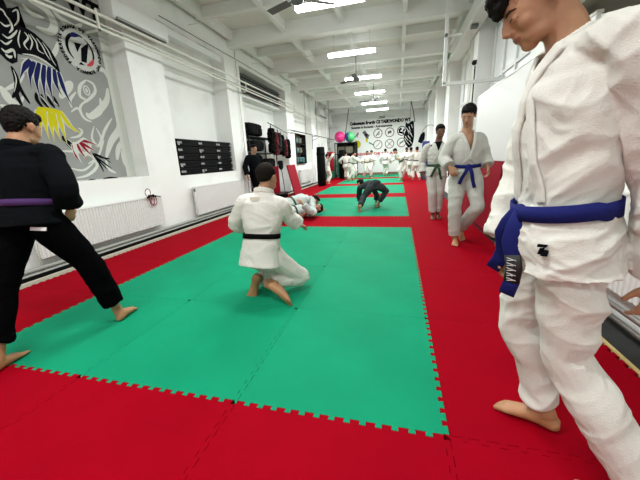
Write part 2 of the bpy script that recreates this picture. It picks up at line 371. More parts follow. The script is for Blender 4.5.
    # belt
    if belt:
        n = 48; wt = wst + lift_belt; c0 = spine(wt); b = bmesh.new(); rg = []
        H = latH.lerp(latS, .3).normalized(); F = H.cross(up).normalized()
        for k in range(n):
            a = 2 * math.pi * k / n; d = H * math.cos(a) + F * math.sin(a); tilt = .012 * math.sin(a)
            row = []
            for hz in (-.022, .022):
                h = tbv.ray_cast(c0 + up * (hz * s + tilt * 0) + d * .5, -d, .6)
                p0 = h[0] if h[0] is not None else c0 + d * .14 * s
                row.append(p0)
            rr = [(p - c0).dot(d) + amp * .9 for p in row]; r_ = max(rr)
            q = c0 + d * r_ - up * (.006 if math.sin(a) < 0 else .014 * math.sin(a))
            u2 = up * J.get('belt_w', .021) * s
            rg.append([b.verts.new(q - u2), b.verts.new(q + u2), b.verts.new(q + u2 + d * .006), b.verts.new(q - u2 + d * .006)])
        for k in range(n):
            A, B = rg[k], rg[(k + 1) % n]
            for i in range(4): b.faces.new((A[i], A[(i + 1) % 4], B[(i + 1) % 4], B[i]))
        bo = obj('belt', b, belt, root, True)
        ka = math.pi / 2 + knot_at; kd = H * math.cos(ka) + F * math.sin(ka)
        h = tbv.ray_cast(c0 + kd * .5, -kd, .6); kp = (h[0] if h[0] is not None else c0 + kd * .13) + kd * .018 - up * .012
        b = bmesh.new(); Rk = Matrix((kd, up.cross(kd), up)).transposed()
        ball(b, kp, (.016 * s, .034 * s, .028 * s), Rk, 14); ball(b, kp - up * .012, (.02 * s, .022 * s, .02 * s), Rk, 14)
        obj('knot', b, belt, bo, True)
        if belt_tails:
            for q, a_, L in J.get('tails', ((1, .25, .26), (-1, .45, .22))):
                sd = up.cross(kd); b = bmesh.new(); dn = (V((0, 0, -1)) + sd * (q * a_)).normalized(); pts = [kp + sd * .012 * q]
                out = kd * .02
                for k in range(1, 7): pts.append(kp + sd * .012 * q + dn * L * s * k / 6 + out * min(1, k / 2) + kd * (.014 * math.sin(k * 1.1)))
                loft(b, pts, [(J.get('belt_w', .021) * s, .0035 * s)] * 7, hint=J.get('tailhint', sd), n=8, power=.5)
                tl = obj('belt_tail', b, belt, bo, True); J['tailpts'] = pts if q == 1 else J.get('tailpts')
    # move into the root's frame
    for ch in [c for c in bpy.data.objects if c.parent == root]:
        ch.location = -V(root.location)
    root['J'] = 0; del root['J']
    return root, dict(J=J, tb=tbv2, bv=bv, spine=spine, front=front, lat=latS, latH=latH, up=up, T=T, P=P, surf=surf)

def stance(base, heading, H=1.6, lean=0, side_lean=0, step=.12, spread=.10, armL=(.18, .0, -.42), armR=(.18, .0, -.42), head_pitch=-.15, head_turn=0, bendback=0, kneeb=.03, dx_feet=0):
    """joints for an upright or leaning figure. heading: angle of the front direction (radians)."""
    s = H / 1.72; f = V((math.cos(heading), math.sin(heading), 0)); l = V((-f.y, f.x, 0)); z = V((0, 0, 1)); b = V(base)
    pel = b + z * .89 * s - z * kneeb; tor = (z * math.cos(lean) + f * math.sin(lean)) ; tor = (tor + l * math.sin(side_lean)).normalized()
    nk = pel + tor * .50 * s; ft = (f * math.cos(lean) - z * math.sin(lean)).normalized()
    J = dict(pelvis=pel, neck=nk)
    hf = (ft * math.cos(head_turn) + l * math.sin(head_turn)); hf = (hf + z * head_pitch + z * math.sin(lean) * .6).normalized()
    J['face'] = hf; J['head'] = nk + (tor * .145 + ft * .03) * s; J['hup'] = tor
    for q, sg in (('L', 1), ('R', -1)):
        J['sh' + q] = nk - tor * .075 * s + l * .185 * sg * s
        wr = J['sh' + q] + (l * sg * (armL if q == 'L' else armR)[0] + f * (armL if q == 'L' else armR)[1] + z * (armL if q == 'L' else armR)[2]) * s
        J['el' + q] = ik(J['sh' + q], wr, .27 * s, .25 * s, l * sg * .5 - f * .6 - z * .3); J['wr' + q] = J['sh' + q] + (wr - J['sh' + q]) * min(1, .51 * s / max(.01, (wr - J['sh' + q]).length))
        J['hip' + q] = pel + l * .09 * sg * s
        an = b + l * (spread * sg) * s + f * (step * sg) * s + z * .085 * s
        J['kn' + q] = ik(J['hip' + q], an, .43 * s, .42 * s, f); J['an' + q] = an
        J['he' + q] = an - z * .085 * s - f * .05 * s; J['to' + q] = J['he' + q] + f * .24 * s + l * sg * .03
        J['hn' + q] = -l * sg; J['ht' + q] = f
    return J, s
#@@PART2
# ================================================================== SETTING
XL, XR, YB, ZC = -4.4, 1.3, 20.5, 4.3
def struct(name, bm, m, bevel=0):
    o = obj(name, bm, m, bevel=bevel); o['kind'] = 'structure'; return o
b = bmesh.new(); box(b, (-5.2, -4.5, -.16), (2.0, YB + .2, -.03)); struct('floor', b, 'concrete')
b = bmesh.new(); box(b, (-5.2, -4.5, ZC), (2.0, YB + .2, ZC + .2)); struct('ceiling', b, 'ceil')
b = bmesh.new(); box(b, (-5.2, YB, -.16), (2.0, YB + .2, ZC + .2)); struct('wall_back', b, 'wall')
b = bmesh.new(); box(b, (-5.2, -4.7, -.16), (2.0, -4.5, ZC + .2)); struct('wall_front', b, 'wall')
# left wall: pillars, sills and recesses
b = bmesh.new()
def L(y0, y1, z0, z1, x=XL, xb=-5.2): box(b, (xb, y0, z0), (x, y1, z1))
L(-4.5, 11.4, 3.68, ZC)                        # wall head
L(-4.5, 0.1, -.03, 3.68)
L(0.1, 3.38, -.03, 1.02); L(.1, 3.38, 1.02, 3.68, -4.69)
L(3.38, 4.18, -.03, 3.68)
L(4.18, 6.40, -.03, .97); L(4.18, 6.40, .97, 3.68, -4.78)
L(6.40, 7.15, -.03, 3.68)
L(7.15, 10.55, -.03, 3.68, -4.88); L(7.15, 10.55, 3.02, 3.10, -4.62)
L(10.55, 11.4, -.03, 3.68, -4.36)
L(11.4, YB, -.03, ZC, -4.85)
for y in (14.6, 17.9): L(y, y + .7, -.03, ZC, -4.5)
for y0, y1 in ((11.4, 14.6), (15.3, 17.9), (18.6, YB)): L(y0, y1, -.03, 1.0, -4.6); L(y0, y1, 3.3, ZC, -4.6)
struct('wall_left', b, 'wall')
# right wall
b = bmesh.new()
def R(y0, y1, z0, z1, x=XR, xb=2.0): box(b, (x, y0, z0), (xb, y1, z1))
R(-4.5, YB, -.03, .95, XR - .03); R(-4.5, YB, 3.85, ZC, XR)
R(-4.5, YB, .95, 3.85, 1.62)
for y0, y1 in ((-4.5, -3.2), (-.9, -.2), (2.9, 3.5), (6.38, 7.0), (10.0, 10.7), (13.4, 14.1), (16.8, 17.5), (20.2, YB)): R(y0, y1, .95, 3.85)
struct('wall_right', b, 'wall')
# windows of the right wall: frosted panes in white frames
for i, (y0, y1) in enumerate(((3.5, 6.38), (7.0, 10.0), (10.7, 13.4), (14.1, 16.8), (17.5, 20.2))):
    wd = empty('window_%d' % (i + 1), (1.6, (y0 + y1) / 2, .95)); wd['kind'] = 'structure'
    b = bmesh.new(); fr = .05
    for z in (1.15, 2.5, 3.6): box(b, (1.57, y0 + .1, z), (1.62, y1 - .1, z + fr))
    k = 4
    for j in range(k + 1): yy = y0 + .1 + (y1 - y0 - .25) * j / k; box(b, (1.565, yy, 1.15), (1.62, yy + fr, 3.65))
    o = obj('window_frame', b, 'white', wd); o.location = (-1.6, -(y0 + y1) / 2, -.95)
    o = boxo('window_pane', (1.60, y0 + .12, 1.17), (1.617, y1 - .12, 3.62), 'frost', wd); o.location = (-1.6, -(y0 + y1) / 2, -.95)
# ceiling beams
b = bmesh.new()
for y in (-3.8, -1.2, 1.5, 4.1, 6.72, 9.32, 12.0, 14.6, 17.2, 19.8): box(b, (-5.1, y - .11, 3.95), (1.9, y + .11, ZC + .02))
for x in (-4.25, -2.88, -1.5, -.14, 1.15): box(b, (x - .045, -4.4, 4.08), (x + .045, YB, ZC + .01))
for y in (.2, 2.8, 5.4, 8.02, 10.66, 13.3, 15.9, 18.5): box(b, (-5.1, y - .045, 4.10), (1.9, y + .045, ZC + .01))
struct('trim_1', b, 'beam')
b = bmesh.new(); box(b, (1.012, -3, -.03), (1.035, 2.9, .004)); struct('trim_2', b, 'rim')
b = bmesh.new(); box(b, (-4.12, -3, -.03), (-4.08, 16.5, .012)); struct('trim_3', b, 'cream')
b = bmesh.new(); box(b, (-4.16, -3, -.03), (-4.125, 11, .05)); struct('baseboard_left', b, 'rubber')
b = bmesh.new(); box(b, (-4.0, YB - .03, -.03), (1.2, YB, .12)); struct('baseboard_back', b, 'wood')

# ------------------------------------------------------------------ puzzle mats
def edge_wave(n=14, a=.011, skew=.07):
    pts = []
    for k in range(n):
        t0 = k / n; q = 1 / n
        pts += [(t0 + q * (.25 - skew * .5 + .0), -a), (t0 + q * (.25 - skew), a), (t0 + q * (.75 + skew), a), (t0 + q * (.75 + skew * .5), -a)]
    return pts
def tile_mesh(m):
    wv = edge_wave(); gap = .0012; pts = []
    for t, o in wv: pts.append((t, o + gap))                       # bottom edge, +x
    for t, o in wv: pts.append((1 + o - gap, t))                   # right edge
    for t, o in reversed(wv): pts.append((t, 1 + o - gap))
    for t, o in reversed(wv): pts.append((o + gap, t))
    bm = bmesh.new(); top = [bm.verts.new((x, y, 0)) for x, y in pts]; bot = [bm.verts.new((x, y, -.029)) for x, y in pts]
    from mathutils.geometry import tessellate_polygon
    for a, b_, c in tessellate_polygon([[V((x, y, 0)) for x, y in pts]]): bm.faces.new((top[a], top[b_], top[c])); bm.faces.new((bot[c], bot[b_], bot[a]))
    n = len(top)
    for i in range(n): bm.faces.new((top[i], bot[i], bot[(i + 1) % n], top[(i + 1) % n]))
    bmesh.ops.recalc_face_normals(bm, faces=bm.faces)
    me = bpy.data.meshes.new('floor_mat'); bm.to_mesh(me); bm.free(); me.materials.append(M[m]); return me
TM = {'red': tile_mesh('red'), 'green': tile_mesh('green')}
def block_of(j):
    for k, (a, c) in enumerate(((0, 4), (5, 8), (9, 12), (13, 16), (17, 20))):
        if a <= j < c: return k
    return None
names = ('nearest green rectangle, where the kneeling white-uniformed person is', 'second green rectangle, under the grey-clothed crawler', 'third green rectangle from the front', 'fourth green rectangle from the front', 'farthest green rectangle below the banner wall')
for j in range(-3, 20):
    for i in range(-4, 1):
        k = block_of(j) if -3 <= i < 0 else None
        if j in (-3, -2) and i > -5 and False: continue
        c = 'green' if k is not None else 'red'
        o = bpy.data.objects.new('floor_mat', TM[c]); col.objects.link(o); o.location = (i, j, 0)
        ordn = ('first', 'second', 'third', 'fourth'); cn = {-3: 'left', -2: 'middle', -1: 'right'}
        kk = block_of(j); bn = ('nearest', 'second', 'third', 'fourth', 'farthest')
        if kk is not None: row = '%s row of %s green rectangle' % (ordn[j - (0, 5, 9, 13, 17)[kk]], bn[kk])
        elif j < 0: row = '%s red row before all green mats' % ('first', 'second', 'third')[-1 - j]
        else: row = '%s red cross stripe' % {4: 'nearest', 8: 'second', 12: 'third', 16: 'farthest'}[j]
        if c == 'green': tag(o, 'green puzzle floor mat, %s one in %s' % (cn[i], row), 'floor mat', 'green puzzle floor mats')
        elif i == 0: tag(o, 'red floor mat by right wall, level with ' + row, 'floor mat', 'red mats along the right wall')
        elif i == -4: tag(o, 'red floor mat by left wall, level with ' + row, 'floor mat', 'red mats along the left wall')
        else: tag(o, 'red puzzle floor mat, %s one in %s' % (cn[i], row), 'floor mat', 'red mats between and before the green rectangles')

# ------------------------------------------------------------------ lamps
def ceiling_lamp(x, y, label, vis=True):
    r = empty('ceiling_light', (x, y, 3.70), label, 'ceiling light', None)
    boxo('housing', (-.60, -.09, .02), (.60, .09, .07), 'housing', r, .01)
    for s in (-1, 1): boxo('end_cap', (s * .60 - .012, -.09, -.045), (s * .60 + .012, .09, .07), 'housing', r)
    b = bmesh.new(); loft(b, [(-.585, 0, -.012), (.585, 0, -.012)], [(.085, .038)] * 2, hint=(0, 1, 0), n=18); obj('diffuser', b, 'lamp', r, True)
    for s in (-1, 1): o = boxo('bracket', (s * .45 - .01, -.01, .07), (s * .45 + .01, .01, .59), 'white', r)
    
    for x0, x1 in ((.6, 2.55), (-.6, -2.75)): b = bmesh.new(); cyl(b, (x0, 0, .05), (x1, 0, .05), .008, 6); obj('conduit', b, 'white', r)
    d = bpy.data.lights.new('lamp_light', 'AREA'); d.shape = 'RECTANGLE'; d.size = 1.15; d.size_y = .12; d.energy = LAMP_W; d.color = (.96, 1, .99); d.energy = LAMP_W * (1 + .10 * max(0, y - 5))
    o = bpy.data.objects.new('lamp_light', d); col.objects.link(o); o.parent = r; o.location = (0, 0, -.07)
for y, t in ((4.76, 'fluorescent ceiling light nearest the camera, beside the fan blades'), (7.4, 'second fluorescent ceiling light from the front, behind the first big beam'),
             (10.0, 'third fluorescent ceiling light from the front'), (12.5, 'fourth fluorescent ceiling light from the front'), (15.1, 'fifth fluorescent ceiling light from the front'),
             (17.4, 'farthest fluorescent ceiling light, near the banner wall')): ceiling_lamp(-1.4, y, t)
for y, t in ((2.1, 'fluorescent ceiling light over the kneeling person, above the view'), (-.5, 'fluorescent ceiling light over the camera, above the view'), (-3.1, 'fluorescent ceiling light at the wall behind the camera')): ceiling_lamp(-1.4, y, t)
def fan(x, y, z, a0, label, L=.62):
    r = empty('ceiling_fan', (x, y, z), label, 'ceiling fan')
    b = bmesh.new(); cyl(b, (0, 0, .02), (0, 0, ZC - z), .012, 8); obj('down_rod', b, 'grey', r, True)
    b = bmesh.new(); loft(b, [(0, 0, -.07), (0, 0, -.05), (0, 0, .03), (0, 0, .06)], [.04, .09, .10, .04], n=18); obj('motor', b, 'grey', r, True)
    for k in range(3):
        a = a0 + k * 2 * math.pi / 3; Rm_ = Matrix.Rotation(a, 4, 'Z') @ Matrix.Rotation(.2, 4, 'X')
        b = bmesh.new(); box(b, (.17, -.065, -.006), (L, .065, .002), Rm_); box(b, (.08, -.018, -.01), (.2, .018, -.004), Rm_); obj('blade', b, 'grey', r, bevel=.003)
fan(-1.75, 4.05, 3.52, 2.7, 'dark bladed ceiling fan nearest the camera, cut by the top edge')
fan(-1.5, 9.0, 3.45, .5, 'ceiling fan hanging between the second and third ceiling lights')
fan(-1.3, 13.2, 3.5, .9, 'ceiling fan hanging behind the fourth ceiling light')
fan(-1.1, 18.9, 3.45, .1, 'farthest ceiling fan, just above the banner')

# ------------------------------------------------------------------ left wall pipes and units
def pipe_run(name, label, z, x, m='pipe', r=.020, ys=(-2, 20.3), drop=0):
    x2 = x
    tag(tube(name, [(x, ys[0], z), (x, 2.5, z + .0), (x, 10.3, z + .02 + drop), (x, ys[1], z + .05 + drop)], r, m), label, 'pipe')
pipe_run('wall_pipe', 'cream upper heating pipe running along the left wall', 3.20, -4.2, r=.022)
pipe_run('wall_pipe', 'cream middle heating pipe on the left wall, close under the upper one', 3.13, -4.3, r=.012)
pipe_run('wall_pipe', 'cream lower heating pipe running along the left wall', 3.02, -4.2, r=.020)
for y, lb in ((2.75, 'short white pipe clip beside the round emblem'), (7.0, 'short white pipe clip on the pillar right of the black cases'), (11.0, 'short white pipe clip on the far pillar')):
    b = bmesh.new(); box(b, (-4.4, y - .012, 2.98), (-4.165, y + .012, 3.0)); box(b, (-4.185, y - .012, 2.98), (-4.165, y + .012, 3.24)); tag(obj('pipe_clip', b, 'pipe'), lb, 'pipe clip')
for z, x, rr, lb in ((.03, -4.2, .03, 'dull floor pipe nearest the mats on the left'), (.07, -4.29, .028, 'dull floor pipe against the left wall under the radiators'), (-.0, -4.36, .02, 'thin floor pipe in the corner of the left wall')):
    tag(tube('floor_pipe', [(x, -3, z), (x, 7.1, z)], rr, 'dullpipe' if rr > .025 else 'grey'), lb, 'pipe')
tag(tube('riser_pipe', [(-4.36, 6.92, .0), (-4.36, 6.92, 4.28)], .014, 'pipe'), 'thin vertical white pipe on the pillar beside the black cases', 'pipe')
tag(tube('cable', [(-4.38, 4.25, 3.75), (-4.38, 5.6, 3.76), (-4.38, 7.1, 3.78), (-4.38, 10.4, 3.78)], .007, 'grey'), 'thin grey cable stapled above the recesses of the left wall', 'cable')
def air_conditioner(y0, y1, z0, z1, x, label):
    r = empty('air_conditioner', (x - .1, (y0 + y1) / 2, z0), label, 'air conditioner'); h = z1 - z0; w = (y1 - y0) / 2
    b = bmesh.new(); loft(b, [(0, -w, h / 2), (0, w, h / 2)], [(.11, h / 2)] * 2, hint=(1, 0, 0), n=28, power=.45); obj('body', b, 'white', r, True, .01)
    boxo('air_outlet', (.0, -w + .06, .0), (.1, w - .06, .035), 'grey', r); 
    for k in range(2): boxo('louvre', (.085 + k * .012, -w + .07, .012 + k * .022), (.115, w - .07, .018 + k * .022), 'white', r)
air_conditioner(3.02, 4.14, 3.24, 3.54, -4.17, 'long white air conditioner over the first left pillar')
air_conditioner(15.8, 17.5, 3.45, 3.82, -4.32, 'small distant white air conditioner high on the left wall')
boxo_ = boxo('cable_duct', (-4.4, 4.2, 3.44), (-4.26, 6.0, 3.56), 'white'); tag(boxo_, 'white wall duct running on from the long air conditioner', 'duct')
def radiator(y0, y1, z0, z1, x, face, label, m='white'):
    """face +1 looks toward +X"""
    r = empty('radiator', (x, (y0 + y1) / 2, z0), label, 'radiator'); w = (y1 - y0) / 2; h = z1 - z0
    b = bmesh.new(); n = int((y1 - y0) / .045)
    prof = []
    for k in range(n + 1):
        y = -w + 2 * w * k / n; prof += [(y - .006, .0), (y + .006, .0), (y + .012, .009), (y + .033, .009)]
    prof = [p for p in prof if p[0] < w]; t = .02
    vs = [[b.verts.new((face * (d - .0), y, z)) for y, d in prof] for z in (.0, .05, h - .05, h)]
    for A, B in zip(vs, vs[1:]):
        for k in range(len(A) - 1): b.faces.new((A[k], A[k + 1], B[k + 1], B[k]))
    obj('front_panel', b, m, r)
    lo, hi = sorted((face * -.003, face * -.07))
    boxo('back_panel', (lo, -w, .0), (hi, w, h), m, r, .004)
    lo, hi = sorted((face * .012, face * -.08))
    boxo('top_grille', (lo, -w - .004, h), (hi, w + .004, h + .012), m, r)
    b = bmesh.new(); cyl(b, (0, -w - .03, h - .05), (0, -w - .03, -z0), .010, 8); cyl(b, (0, -w - .03, h - .06), (0, -w, h - .06), .01, 8); obj('feed_pipe', b, 'pipe', r, True)
    b = bmesh.new(); cyl(b, (0, -w - .035, h - .02), (0, -w - .035, h - .075), .02, 10); obj('valve', b, 'grey', r, True)
radiator(1.4, 3.45, .17, .66, -4.29, 1, 'long white ribbed radiator behind the black-clothed person, rope on it')
radiator(4.42, 6.36, .14, .71, -4.29, 1, 'white radiator under the black cases')
radiator(12.3, 14.3, .14, .72, -4.5, 1, 'distant white radiator behind the black punching bag')
radiator(.2, 2.4, .22, .85, 1.185, -1, 'white radiator on the right wall behind the large foreground person')
tag(tube('floor_pipe', [(1.13, -3, .17), (1.13, 3.0, .17)], .018, 'steel'), 'shiny upper floor pipe by the right wall', 'pipe')
tag(tube('floor_pipe', [(1.17, -3, .05), (1.17, 3.0, .07)], .018, 'steel'), 'shiny lower floor pipe by the right wall', 'pipe')
# skipping rope lying on the radiator edge
r = empty('skipping_rope', (-4.27, 3.1, .68), 'dark red coiled skipping rope hung over the near radiator', 'skipping rope')
def coil(cx, cz, ry, rz, tlt, turns=1.0, n=26):
    return [(.02 + .004 * math.sin(k), cx + ry * math.cos(tlt + 2 * math.pi * turns * k / n), cz + rz * math.sin(tlt + 2 * math.pi * turns * k / n)) for k in range(n + 1)]
for cx, cz, ry, rz, tt in ((.02, .07, .055, .07, .3), (.08, -.06, .05, .085, 1.5), (.12, -.07, .065, .075, .8)): tube('cord', coil(cx, cz, ry, rz, tt), .006, 'mred', r)
tube('cord', [(.02, .08, .02), (.03, .16, .01), (.03, .24, -.01), (.03, .27, -.02)], .007, 'rubber', r)
b = bmesh.new(); cyl(b, (.03, -.02, .0), (.035, .12, .03), .014, 10); obj('handle', b, 'rubber', r, True)
b = bmesh.new(); cyl(b, (.04, .0, .03), (.045, .15, .0), .014, 10); obj('handle', b, 'rubber', r, True)

# ------------------------------------------------------------------ mural on the recess wall
mr = empty('wall_mural', (-4.69, 1.7, 1.02), 'grey wall mural of a black beast with blue, yellow and red feathers', 'mural')
def mloc(o): o.location = (4.69, -1.7, -1.02); return o
mloc(boxo('painted_panel', (-4.69, .11, 1.03), (-4.68, 3.2, 3.67), 'mural', mr))
mloc(boxo('border_strip', (-4.69, 3.2, 1.03), (-4.675, 3.37, 3.67), 'mwhite', mr))
def poly(b, pts, d, th=.0015):
    x0 = -4.68 + d; A = [b.verts.new((x0, y, z)) for y, z in pts]
    f = b.faces.new(A)
    bmesh.ops.triangulate(b, faces=[f])
def cm(P, n=6):
    P = [V((0, *p)) for p in P]; out = []
    for i in range(len(P) - 1):
        a, p, q, c = P[max(i - 1, 0)], P[i], P[i + 1], P[min(i + 2, len(P) - 1)]
        for k in range(n):
            t = k / n; out.append(.5 * ((2 * p) + (q - a) * t + (2 * a - 5 * p + 4 * q - c) * t * t + (3 * p - a - 3 * q + c) * t ** 3))
    out.append(P[-1]); return out
SK = [0]
def stroke(b, pts, w, d, tip0=0, tip1=0, shape='leaf'):
    SK[0] += 1; d += (SK[0] % 60) * .00003
    C_ = cm(pts); n = len(C_) - 1; Lr, Rr = [], []
    for i, p in enumerate(C_):
        t = i / n; q = (C_[min(i + 1, n)] - C_[max(i - 1, 0)]); q = V((0, -q.z, q.y)).normalized()
        if shape == 'leaf': ww = w * (math.sin(math.pi * (t * .92 + .04)) ** .7)
        elif shape == 'tip': ww = w * min(1, (1 - t) * 1.6 + .04) * (.65 + .35 * math.sin(math.pi * min(1, t * 1.4)))
        else: ww = w
        Lr.append(b.verts.new((-4.68 + d, p.y + q.y * ww / 2, p.z + q.z * ww / 2))); Rr.append(b.verts.new((-4.68 + d, p.y - q.y * ww / 2, p.z - q.z * ww / 2)))
    for i in range(n): b.faces.new((Lr[i], Lr[i + 1], Rr[i + 1], Rr[i]))
def mobj(name, b, m): return mloc(obj(name, b, m, mr))
b = bmesh.new()
for pts, wd in (([(3.17,2.4),(3.089,2.184),(2.796,1.945),(2.71,1.977)],.10),([(3.274,2.091),(3.231,1.81),(3.025,1.583),(2.874,1.336)],.11),([(3.31,1.658),(3.142,1.493),(3.066,1.303)],.09),
    ([(2.792,1.804),(2.715,1.628),(2.783,1.515),(2.864,1.635),(2.817,1.777)],.04),([(2.606,2.369),(2.513,2.275),(2.382,2.126)],.12),([(2.54,2.845),(2.466,2.704),(2.328,2.549)],.06),([(2.285,3.223),(2.481,3.192),(2.544,3.057),(2.464,2.937),(2.3,2.937)],.10),
    ([(3.007,2.778),(3.074,2.66),(3.184,2.631),(3.254,2.416)],.07),([(3.176,2.933),(3.355,2.814),(3.316,2.516)],.07),([(2.205,1.433),(2.45,1.423),(2.649,1.367),(2.692,1.22),(2.517,1.095),(2.33,1.064)],.05),
    ([(2.535,1.755),(2.584,1.717),(2.521,1.645),(2.385,1.611)],.035),([(2.488,1.962),(2.59,2.028),(2.621,1.979)],.03),([(2.589,1.621),(2.654,1.511),(2.518,1.339)],.05),([(2.997,2.226),(2.97,2.051),(2.821,1.92)],.07),
    ([(1.725,2.146),(1.785,2.007),(1.889,1.933)],.10),([(1.671,1.935),(1.803,1.921),(1.947,2.077)],.06),([(2.641,3.138),(2.791,3.095),(2.963,3.204)],.07),([(2.551,3.276),(2.648,3.164),(2.86,3.143)],.06),([(2.874,1.336),(2.871,1.183),(2.995,1.099)],.05),([(2.369,1.922),(2.302,1.813),(2.172,1.7)],.05),
    ([(2.829,2.442),(2.713,2.339),(2.678,2.201),(2.773,2.163)],.05),([(2.829,2.442),(2.929,2.409),(2.934,2.3),(2.789,2.165),(2.665,2.092)],.045),([(2.281,1.205),(2.474,1.169),(2.698,1.308)],.03),([(3.251,3.359),(3.362,3.264),(3.385,3.078)],.08),([(3.182,1.462),(3.192,1.269),(3.272,1.101)],.05),([(3.137,1.954),(2.939,1.728),(2.802,1.456)],.045),([(2.757,2.16),(2.635,2.035),(2.661,1.902),(2.774,1.859)],.04),([(2.631,2.245),(2.515,2.122),(2.516,2.018)],.04),([(3.324,2.835),(3.37,2.586),(3.379,2.319)],.05),([(2.202,3.147),(2.291,3.076),(2.43,3.083)],.05),([(1.753,2.109),(1.896,2.201),(2.014,2.336)],.05),([(2.908,1.608),(2.746,1.367),(2.557,1.253)],.035)):
    stroke(b, pts, wd, .001)
for c, r0 in (([(2.799,2.296)], .045),):
    y0, z0 = c[0]; ring = [(y0 + r0 * math.cos(a / 10 * math.pi), z0 + r0 * 1.35 * math.sin(a / 10 * math.pi)) for a in range(21)]
    for u, v_ in zip(ring, ring[1:]): stroke(b, [u, v_], .02, .0015, shape='flat')
    poly(b, [(y0 + .02 * math.cos(a / 6 * math.pi), z0 + .03 * math.sin(a / 6 * math.pi)) for a in range(12)], .0015)
mobj('white_swirls', b, 'mwhite')
# black beast: head, mane, tail tufts
b = bmesh.new()
poly(b, [(1.846,3.099),(2,3.135),(2.022,3.035),(2.076,3.056),(2.149,3.105),(2.149,3.022),(2.113,2.883),(2.176,2.884),(2.257,2.857),(2.334,2.804),(2.409,2.723),(2.464,2.596),(2.469,2.464),(2.414,2.452),(2.315,2.546),(2.182,2.568),(2.048,2.553),(2.001,2.551),(1.977,2.458),(1.912,2.42),(1.861,2.449),(1.817,2.499),(1.741,2.558)], .002)
for pts, wd in (([(2.097,2.149),(2.084,2.054),(2.131,1.966)],.045),([(2.151,2.135),(2.153,2.053),(2.205,1.976)],.045),([(2.219,2.123),(2.238,2.054),(2.282,1.986)],.045),([(2.296,2.136),(2.315,2.066),(2.339,2.007)],.04),([(1.896,2.395),(1.914,2.27),(1.889,2.134),(1.812,2.033)],.06),([(1.918,2.249),(1.937,2.12),(1.99,1.993)],.04),([(1.885,2.199),(1.871,2.064),(1.895,1.956)],.05),
    ([(2.282,1.631),(2.34,1.542),(2.414,1.45)],.08),([(2.66,1.411),(2.776,1.352),(2.941,1.321)],.03),([(2.656,1.396),(2.764,1.307),(2.938,1.165)],.028),([(2.668,1.382),(2.736,1.263),(2.786,1.125)],.03),([(2.672,1.396),(2.77,1.262),(2.863,1.153)],.022),([(2.692,1.411),(2.84,1.337),(2.943,1.259)],.02),
    ([(2.461,0.997),(2.56,1.019),(2.685,0.995)],.03),([(2.743,1.021),(2.867,1.028),(3.013,1.018)],.035)): stroke(b, pts, wd, .002)
mobj('black_beast', b, 'mblack')
b = bmesh.new()      # white lines over the beast
for pts, wd in (([(2.065,3.011),(2.126,3.055),(2.108,2.944),(2.046,2.86)],.02),([(1.972,2.956),(2.009,2.908),(2.018,2.829),(1.971,2.762)],.025),([(1.908,2.852),(1.949,2.826),(2.005,2.856)],.02),([(1.894,2.726),(1.946,2.702),(2.022,2.768),(2.067,2.825)],.022),([(1.857,2.654),(1.907,2.628),(1.983,2.693)],.02),
    ([(1.844,2.568),(1.884,2.539),(1.964,2.583),(1.962,2.497)],.03),([(1.868,2.514),(1.901,2.491),(1.936,2.511)],.03),([(2.101,2.837),(2.048,2.714),(2.047,2.628)],.015),([(2.141,2.829),(2.169,2.774),(2.104,2.688),(2.133,2.631)],.02),([(2.181,2.821),(2.205,2.741),(2.156,2.638)],.018),
    ([(2.205,2.829),(2.253,2.756),(2.253,2.666),(2.315,2.638)],.016),([(2.266,2.804),(2.315,2.73),(2.341,2.645),(2.374,2.584)],.016),([(2.328,2.779),(2.376,2.69),(2.4,2.591),(2.434,2.529)],.014),([(1.907,2.99),(1.963,2.992),(1.988,2.941)],.02),([(2.051,2.565),(2.185,2.58),(2.315,2.546),(2.441,2.458)],.022),([(2.017,2.512),(2.149,2.525),(2.303,2.496),(2.431,2.419)],.014),
    ([(2.097,2.149),(2.169,2.067),(2.218,1.978)],.012),([(2.201,2.192),(2.27,2.083),(2.329,2.018)],.012),([(1.905,2.355),(1.908,2.247),(1.851,2.105)],.012),([(2.302,1.606),(2.374,1.57),(2.428,1.505)],.01),([(2.278,1.566),(2.343,1.502),(2.385,1.449)],.01)): stroke(b, pts, wd, .003)
mobj('white_lines', b, 'mwhite')
def feathers(name, m, items, wd):
    bb = bmesh.new(); ww = bmesh.new()
    for pts in items: stroke(ww, pts, wd * 1.05, .003, shape='tip'); stroke(bb, pts, wd * .68, .0035, shape='tip')
    mobj(name, bb, m); return ww
w1 = feathers('blue_feathers', 'mblue', ([(2.125,2.519),(2.032,2.407),(1.94,2.254)], [(2.167,2.507),(2.082,2.352),(2.051,2.187)], [(2.224,2.511),(2.135,2.295),(2.126,2.084)], [(2.28,2.502),(2.214,2.288),(2.187,2.046)], [(2.338,2.493),(2.283,2.279),(2.283,2.036)], [(2.397,2.484),(2.375,2.297),(2.416,2.157)], [(2.441,2.458),(2.464,2.24),(2.523,2.045)]), .085)
w2 = feathers('yellow_feathers', 'myellow', ([(2.088,1.936),(2.05,1.788),(2.011,1.591)], [(2.137,1.943),(2.104,1.769),(2.101,1.571)], [(2.196,1.938),(2.172,1.75),(2.158,1.548)], [(2.247,1.945),(2.229,1.73),(2.248,1.552)], [(2.296,1.938),(2.309,1.736),(2.322,1.528)], [(2.336,1.943),(2.405,1.797),(2.488,1.684)], [(2.346,1.932),(2.426,1.772),(2.573,1.675)], [(2.064,1.933),(2.003,1.784),(1.99,1.687)]), .085)
w3 = feathers('red_feathers', 'mred', ([(2.427,1.559),(2.421,1.422),(2.466,1.255)], [(2.456,1.56),(2.494,1.423),(2.568,1.296)], [(2.489,1.575),(2.577,1.452),(2.661,1.353)], [(2.507,1.589),(2.637,1.567),(2.8,1.515)], [(2.392,1.531),(2.407,1.367),(2.422,1.312)], [(2.489,1.575),(2.619,1.496),(2.745,1.426)]), .06)
